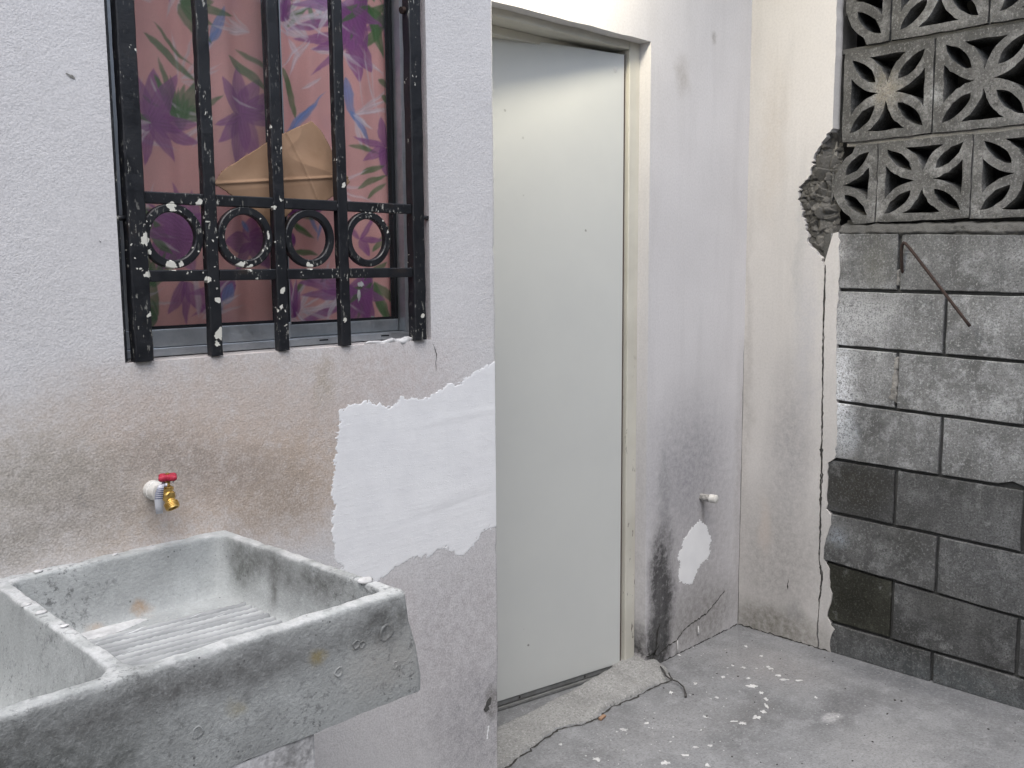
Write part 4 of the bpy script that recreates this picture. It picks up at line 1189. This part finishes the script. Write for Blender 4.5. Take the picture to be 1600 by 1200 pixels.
# paper tag looped round the stem
bm = bmesh.new()
loop = []
cen = Vector((TX, YA - .078, TZ + .0285))
for i in range(15):
    t = math.radians(-60 + 300 * i / 14)
    loop.append(cen + Vector((.0125 * math.cos(t), .0125 * math.sin(t), .004 * math.cos(t))))
prev = None
for p in loop:
    rw = (bm.verts.new(p + Vector((0, 0, .0035))), bm.verts.new(p - Vector((0, 0, .0035))))
    if prev: bm.faces.new((prev[0], prev[1], rw[1], rw[0]))
    prev = rw
path = [(TX - .016, YA - .084, TZ + .029, .005), (TX - .020, YA - .086, TZ + .021, .007), (TX - .021, YA - .082, TZ + .012, .0085), (TX - .021, YA - .077, TZ - .006, .0085), (TX - .0195, YA - .073, TZ - .020, .008), (TX - .018, YA - .071, TZ - .036, .0072)]
prev = None
for x, y, z, h in path:
    rw = (bm.verts.new((x - h * .86, y + h * .4, z)), bm.verts.new((x + h * .86, y - h * .4, z)))
    if prev: bm.faces.new((prev[0], prev[1], rw[1], rw[0]))
    prev = rw
tg = from_bm('paper_tag', bm, M_tag, tp, True)
so = tg.modifiers.new('thickness', 'SOLIDIFY'); so.thickness = .0007

tp.scale = (.86, .86, .86)
# ------------------------------------------------------------------ concrete laundry sink
M_pier = plaster('grimy_white_render', (.70, .70, .715), [((-2.45, -.77, .72), (.06, .2, .12), (.22, .22, .22), .8, .9), ((-2.6, -.77, .70), (.3, .2, .06), (.3, .3, .3), .6, .9)], scale=120, strength=.8, dist=.004, streak=.3, fine=.1)
sk = empty('laundry_sink', (-2.72, -.52, 0)); tag(sk, 'double concrete laundry sink with washboard, stained and chipped', 'sink')
RZ = .905
def rrect(x0, x1, y0, y1, r, n_=6, step=.015):
    pts = []
    for (cx, cy, a0) in ((x1 - r, y0 + r, -90), (x1 - r, y1 - r, 0), (x0 + r, y1 - r, 90), (x0 + r, y0 + r, 180)):
        for i in range(n_ + 1):
            t = math.radians(a0 + 90 * i / n_)
            pts.append((cx + r * math.cos(t), cy + r * math.sin(t)))
    out = []
    for i in range(len(pts)):
        a = np.array(pts[i]); b = np.array(pts[(i + 1) % len(pts)])
        k = max(1, int(round(np.linalg.norm(b - a) / step)))
        for j in range(k): out.append(tuple(a + (b - a) * j / k))
    return out
def nz3(p, s, a, seed=0):
    v = mnoise.noise_vector(Vector(p) * s + Vector((seed, seed * 1.7, 0)))
    return Vector(p) + v * a
bm = bmesh.new()
def lay(pts2, z, amp=.0016, seed=0, fx=None):
    out = []
    for x, y in pts2:
        if fx: x, y = fx(x, y)
        p = nz3(nz3((x, y, z), 22, amp, seed), 90, amp * .7, seed)
        if y > YA - .003: p.y = min(p.y, YA + .004)
        out.append(bm.verts.new(p))
    return out
def bridge(a, b):
    for i in range(len(a)):
        j = (i + 1) % len(a)
        bm.faces.new((a[i], a[j], b[j], b[i]))
SX0, SX1, SY0, SY1 = -3.20, -2.252, -.782, YA + .004
def skew(k):                       # the right end runs slightly out of square, the foot spreads a little
    def f(x, y):
        w_ = max(0, (x + 2.7) / .45)
        return x - .030 * w_ * (y - SY0) / .53 + k * w_, y
    return f
def outl(e, r): return rrect(SX0 - e, SX1 + e, SY0 - e, SY1, .010)
N0 = outl(0, .022)
levels = [(-.007, RZ - .000, .022, 0), (-.003, RZ - .001, .022, 0), (-.0008, RZ - .0035, .022, 0), (0, RZ - .009, .022, 0), (.001, RZ - .05, .022, .006), (.002, RZ - .10, .022, .018), (.002, RZ - .150, .022, .026), (0, RZ - .1735, .022, .028)]
base = N0
def off(pts, e):
    cx, cy = (SX0 + SX1) / 2, (SY0 + SY1) / 2
    hx, hy = (SX1 - SX0) / 2, (SY1 - SY0) / 2
    return [(cx + (x - cx) * (hx + e) / hx, cy + (y - cy) * (hy + e) / hy) for x, y in pts]
prev = None; top_ring = None
for e, z, r, k in levels:
    ring = lay(off(base, e), z, .0026 if z > RZ - .02 else .0018, 1, skew(k))
    if prev: bridge(prev, ring)
    else: top_ring = ring
    prev = ring
bm.faces.new(prev)
# right basin (shallow, for scrubbing) and left basin (deep, for water)
def basin(x0, x1, y0, y1, zf, r, draft):
    b0 = rrect(x0, x1, y0, y1, r)
    cx, cy = (x0 + x1) / 2, (y0 + y1) / 2
    hx, hy = (x1 - x0) / 2, (y1 - y0) / 2
    def sh(e): return [(cx + (x - cx) * (hx + e) / hx, cy + (y - cy) * (hy + e) / hy) for x, y in b0]
    d = RZ - zf
    fl_ = .012
    lv = [(.004, RZ), (.0015, RZ - .001), (.0003, RZ - .004), (0, RZ - .010), (-draft * .4, RZ - d * .45), (-draft * .8, RZ - d * .8), (-draft * 1.25, zf + .012), (-draft * 1.25 - .005, zf + .003), (-draft * 1.25 - fl_, zf)]
    pv = None; first = None
    for e, z in lv:
        ring = lay(sh(e), z, .0024 if z > RZ - .012 else .0014, 3, skew(0))
        if pv: bridge(pv, ring)
        else: first = ring
        pv = ring
    bm.faces.new(pv)
    return first
r1 = basin(-2.681, -2.275, -.757, -.280, .793, .028, .011)
r2 = basin(-3.165, -2.7045, -.757, -.280, .60 + .145, .030, .022)
ed = []
for ring in (top_ring, r1, r2):
    for i in range(len(ring)):
        e = bm.edges.get((ring[i], ring[(i + 1) % len(ring)]))
        ed.append(e or bm.edges.new((ring[i], ring[(i + 1) % len(ring)])))
bmesh.ops.triangle_fill(bm, use_beauty=True, edges=ed)
so_ = from_bm('basin', bm, M_sink, sk, True)
try: so_.data.set_sharp_from_angle(angle=math.radians(55))
except Exception: pass
# washboard ridges on the floor of the right basin
m = Mat('wet_washboard_concrete', .8, .25)
hN = m.noise(40, 4, .6)
paintm = m.remap(m.noise(9, 5, .65, m.vmath('MULTIPLY', m.pos(), (1.0, 60, 5))), .64, .68)
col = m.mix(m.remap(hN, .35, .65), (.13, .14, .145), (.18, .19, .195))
wa = m.n.new('ShaderNodeAttribute'); wa.attribute_name = 'crest_light'      # pale crest lines: worn paint plus painted-in ridge light
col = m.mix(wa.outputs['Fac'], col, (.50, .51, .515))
m.color(m.mix(paintm, col, (.70, .71, .72)))
m.bump(m.noise(200, 3, .6), .25, .0006)
U = np.arange(-2.645, -2.305, .006); V = np.arange(-.715, -.345, .0013)
X, Y = np.meshgrid(U, V, indexing='ij')
Hh = .7925 + .0085 * (1 - np.abs(np.sin((Y + .10 * (X + 2.645)) * math.pi / .0205)) ** .75) + fbm(X, Y, 40, 2, 3) * .0002
edg = np.minimum(np.minimum(X + 2.645, -2.311 - X), np.minimum(Y + .715, -.3465 - .10 * (X + 2.645) - Y))
Hh = np.where(edg < .002, .788, Hh)
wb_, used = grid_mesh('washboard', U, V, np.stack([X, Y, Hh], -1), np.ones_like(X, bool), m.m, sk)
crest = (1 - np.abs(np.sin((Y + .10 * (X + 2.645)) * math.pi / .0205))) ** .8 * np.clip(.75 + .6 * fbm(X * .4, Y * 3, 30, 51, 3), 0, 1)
at = wb_.data.attributes.new('crest_light', 'FLOAT', 'POINT'); at.data.foreach_set('value', crest[used].astype(np.float32).ravel())
wb_['label'] = 'dark ribbed washboard with white paint streaks'
# dried paint pool behind the washboard, and drips along the rim
def puddle(name, poly, z, mat, parent, seed=1, step=.003, h=.0022, rag=.008):
    P = np.array(poly); lo = P.min(0) - .02; hi = P.max(0) + .02
    Uu = np.arange(lo[0], hi[0], step); Vv = np.arange(lo[1], hi[1], step)
    Xx, Yy = np.meshgrid(Uu, Vv, indexing='ij')
    s = poly_sdf(Xx, Yy, poly) + fbm(Xx, Yy, 45, seed, 4) * rag
    Hz = z + h * np.clip(s / .004, -1, 1) + fbm(Xx, Yy, 60, seed + 3, 3) * .0006
    return grid_mesh(name, Uu, Vv, np.stack([Xx, Yy, Hz], -1), s > -.004, mat, parent)[0]
puddle('paint_pool', [(-2.64, -.340), (-2.635, -.312), (-2.56, -.308), (-2.50, -.309), (-2.475, -.318), (-2.51, -.335), (-2.58, -.345)], .7935, M_splash, sk, 3, .002, .004, .006)
for xx, yy, rr in ((-2.272, -.70, .011), (-2.70, -.42, .006), (-2.695, -.47, .007), (-2.69, -.55, .005), (-2.50, -.262, .004), (-2.63, -.262, .006)):
    bm = bmesh.new()
    bmesh.ops.create_icosphere(bm, subdivisions=2, radius=rr)
    for v in bm.verts:
        v.co = nz3(v.co, 150, rr * .35, xx * 10)
        v.co = Vector((xx + v.co.x * 1.3, yy + v.co.y, RZ + .001 + v.co.z * .42))
    from_bm('filler_lump', bm, M_splash, sk, True)
# support pier under the front
bm = bmesh.new()
add_box(bm, -3.0, -2.428, -.781, -.30, 0, .7345, .004)
from_bm('support_pier', bm, M_pier, sk)
# chipped scars on the front: shallow rings
for xx, zz_, rr in ((-2.296, .848, .014), (-2.352, .845, .007), (-2.342, .842, .006), (-2.385, .812, .008), (-2.610, .80, .009), (-2.28, .790, .006)):
    bm = bmesh.new()
    n_ = 18; pv = None; rings = []
    for r_, d_ in ((1.0, .0002), (.86, -.0012), (.70, -.0002), (.35, .0004)):
        rings.append([bm.verts.new((xx + rr * r_ * (1 + .18 * math.sin(3 * t + xx * 40)) * math.cos(t), -.7838 + d_, zz_ + rr * r_ * (1 + .12 * math.sin(2 * t)) * math.sin(t))) for t in [2 * math.pi * i / n_ for i in range(n_)]])
    for a, b in zip(rings, rings[1:]): bridge(a, b)
    bm.faces.new(rings[-1])
    from_bm('surface_scar', bm, M_sink, sk, True)

# ------------------------------------------------------------------ pipe stub, rebar
pp = empty('pipe_stub', (-.271, 0, .56)); tag(pp, 'short grey capped pipe stub sticking out of the wall above the filler patch', 'pipe')
lathe_obj('pipe', [(-.01, .0135), (.034, .0135), (.035, .010)], (-.268, 0, .562), (.12, -1, .02), M_pipe, pp, 16)
lathe_obj('cap', [(.034, .010), (.036, .0155), (.060, .0158), (.063, .0125), (.064, .002)], (-.268, 0, .562), (.12, -1, .02), M_pvc, pp, 16)

pts = [(.03, -.588, 1.36), (.004, -.5885, 1.385), (-.004, -.589, 1.42), (-.010, -.590, 1.452), (-.014, -.593, 1.468), (-.018, -.600, 1.476), (-.021, -.608, 1.472), (-.024, -.622, 1.458)]
pts += [(-.024 - .010 * t, -.622 - .205 * t, 1.458 - .247 * t) for t in [i / 10 for i in range(1, 11)]]
bm = bmesh.new(); add_tube(bm, pts, .0052, 10, jitter=.06)
rb = from_bm('steel_rebar', bm, M_rust, None, True); tag(rb, 'thin rusty steel rod bent out of the block wall', 'rebar')

# ------------------------------------------------------------------ lamp above the door, out of the picture, lit
LX, LY, LZ = -1.13, -.20, 2.435
lp = empty('wall_lamp', (LX, 0, LZ)); tag(lp, 'lit bulb in a white holder fixed to the wall above the door', 'lamp')
lathe_obj('wall_plate', [(0, .05), (.012, .05), (.02, .045)], (LX, .001, LZ + .16), (0, -1, 0), M_pvc, lp)
tube_obj('lamp_arm', [(LX, -.01, LZ + .16), (LX, -.10, LZ + .165), (LX, LY + .02, LZ + .16), (LX, LY, LZ + .135), (LX, LY, LZ + .10)], .010, M_pvc, lp)
lathe_obj('lamp_holder', [(.105, .012), (.10, .022), (.06, .022), (.045, .018)], (LX, LY, LZ), (0, 0, 1), M_pvc, lp)
m = Mat('glowing_bulb')
m.b.inputs['Emission Color'].default_value = (1.0, .90, .68, 1)
m.b.inputs['Emission Strength'].default_value = LAMP
bm = bmesh.new()
bmesh.ops.create_uvsphere(bm, u_segments=20, v_segments=14, radius=.055)
for v in bm.verts: v.co = Vector((LX, LY, LZ)) + v.co * (1.0 if v.co.z < .01 else 1.0)
from_bm('bulb', bm, m.m, lp, True)

# ------------------------------------------------------------------ things lying on the floor
bm = bmesh.new()
add_box(bm, -.015, .015, -.006, .006, 0, .008, .002)
for v in bm.verts: v.co = nz3(v.co, 90, .0022)
bmesh.ops.transform(bm, matrix=Matrix.Translation((-.975, -.122, .001)) @ Matrix.Rotation(.15, 4, 'Z'), verts=bm.verts)
o = from_bm('brick_chip', bm, M_brick); tag(o, 'small orange brick chip on the crack beside the apron', 'brick chip')
pts = [(-.580, -.055, .026), (-.605, -.088, .028), (-.622, -.108, .024), (-.616, -.120, .014), (-.612, -.150, .012), (-.628, -.185, .010), (-.655, -.212, .006), (-.672, -.224, .0035)]
bm = bmesh.new(); add_tube(bm, pts, [.0022, .0032, .0036, .0028, .0026, .0026, .003, .004], 8, jitter=.1)
o = from_bm('dry_twig', bm, M_wire, None, True); tag(o, 'thin dark bent twig lying on the floor at the apron end', 'twig')
bm = bmesh.new()
SPOTS = [(-0.444,-0.333,0.0386,0.0298,-0.80),(-0.468,-0.383,0.0190,0.0289,-0.80),(-0.499,-0.418,0.0125,0.0373,-0.80),(-0.538,-0.443,0.0123,0.0408,-0.80),(-0.580,-0.457,0.0202,0.0266,-0.80),(-0.630,-0.461,0.0300,0.0301,-0.80),(-0.693,-0.450,0.0237,0.0252,-0.80),(-0.699,-0.426,0.0278,0.0127,-0.80),(-0.403,-0.005,0.0186,0.0286,-0.80),(-0.304,0.002,0.0095,0.0418,-0.80),(-0.166,-0.140,0.0118,0.0242,-0.80),(-0.591,-0.111,0.0131,0.0253,-0.80),(-0.674,-0.166,0.0191,0.0285,-0.80),(-0.447,-0.641,0.0060,0.0089,-0.80),(-1.174,-0.267,0.0258,0.0282,-0.79),(-1.184,-0.136,0.0095,0.0150,-0.79),(-0.738,-0.344,0.0180,0.0214,-0.80),(-0.560,-0.186,0.0130,0.0200,-0.80),(-0.276,-0.308,0.0224,0.0217,-0.80),(-0.308,-0.351,0.0264,0.0211,-0.80),(-0.270,-0.292,0.0135,0.0219,-0.80),(-0.203,-0.227,0.0139,0.0174,-0.80),(-0.324,-0.384,0.0305,0.0155,-0.80),(-0.294,-0.423,0.0261,0.0155,-0.80),(-0.982,-0.214,0.0274,0.0240,-0.80),(-0.880,-0.457,0.0151,0.0190,-0.79),(-0.918,-0.433,0.0188,0.0150,-0.79),(-1.052,-0.421,0.0255,0.0280,-0.79),(-0.978,-0.511,0.0181,0.0314,-0.79),(-0.978,-0.435,0.0259,0.0146,-0.79),(-0.373,-0.527,0.0104,0.0192,-0.80),(-0.334,-0.233,0.0202,0.0217,-0.80),(-0.399,-0.293,0.0175,0.0155,-0.80),(-0.452,-0.225,0.0154,0.0207,-0.80),(-0.901,-0.238,0.0158,0.0166,-0.80),(-0.600,-0.296,0.0125,0.0188,-0.80),(-0.347,-0.197,0.0113,0.0219,-0.80)]
def splat(x, y, rx, ry, a, s, h=.0016):
    rr = random.Random(s)
    n_ = 18
    base = .0012
    o_, t_ = [], []
    for i in range(n_):
        t = 2 * math.pi * i / n_
        k = rr.uniform(.4, 1.35)
        px = rx * k * math.cos(t); py = ry * k * math.sin(t)
        X_ = x + px * math.cos(a) - py * math.sin(a); Y_ = y + px * math.sin(a) + py * math.cos(a)
        o_.append(bm.verts.new((X_, Y_, -.0005)))
        t_.append(bm.verts.new((x + (X_ - x) * .86, y + (Y_ - y) * .86, h * rr.uniform(.7, 1.2))))
    bm.faces.new(t_)
    for i in range(n_): bm.faces.new((o_[i], o_[(i + 1) % n_], t_[(i + 1) % n_], t_[i]))
for i, (x, y, rx, ry, a) in enumerate(SPOTS): splat(x, y, rx * .48, ry * .42, a, i, .001)
rr = random.Random(11)
for cx, cy, sx, sy, n_, s0, s1 in ((-.30, -.25, .10, .07, 60, .001, .0045), (-.45, -.30, .12, .10, 40, .001, .003), (-.95, -.28, .16, .08, 90, .0012, .0055), (-.75, -.30, .14, .10, 50, .001, .004), (-.60, -.50, .2, .15, 40, .001, .003), (-1.15, -.22, .12, .06, 30, .001, .004)):
    for _ in range(int(n_ * .28)):
        x, y = rr.gauss(cx, sx), rr.gauss(cy, sy)
        if y > -.13 and x < -.5: continue
        if x > -.02 or y > -.02: continue
        r_ = rr.uniform(s0, s1) * rr.uniform(.3, .7)
        splat(x, y, r_ * rr.uniform(1, 1.8), r_, rr.uniform(0, 3), rr.random(), .0012)
o = from_bm('paint_splashes', bm, M_splash, recalc=True); tag(o, 'dried white paint drips scattered over the floor', 'paint', kind='stuff')
bm = bmesh.new()
for _ in range(70):
    x, y = rr.uniform(-.95, -.03), rr.uniform(-1.15, -.03)
    if y > -.13 and x < -.5: continue
    r_ = rr.choice([.0015, .002, .002, .003, .0045])
    r2_ = bmesh.ops.create_icosphere(bm, subdivisions=1, radius=r_)
    sx, sy = rr.uniform(.6, 1.6), rr.uniform(.6, 1.2)
    for v in r2_['verts']: v.co = Vector((x + v.co.x * sx, y + v.co.y * sy, .0002 + abs(v.co.z) * .7 if v.co.z > 0 else -.0005))
o = from_bm('floor_grit', bm, M_dark); tag(o, 'dark grit scattered over the concrete floor', 'grit', kind='stuff')
# small white drips hanging off the skirting
for i, (x, z, h) in enumerate(((-.415, .03, .028), (-.285, .055, .022))):
    bm = bmesh.new()
    add_tube(bm, [(x, -.008, z + h), (x + .001, -.009, z), (x + .002, -.009, z - h * .6)], [.0015, .003, .0042], 8, jitter=.2)
    from_bm('paint_drip', bm, M_splash, dw, True)
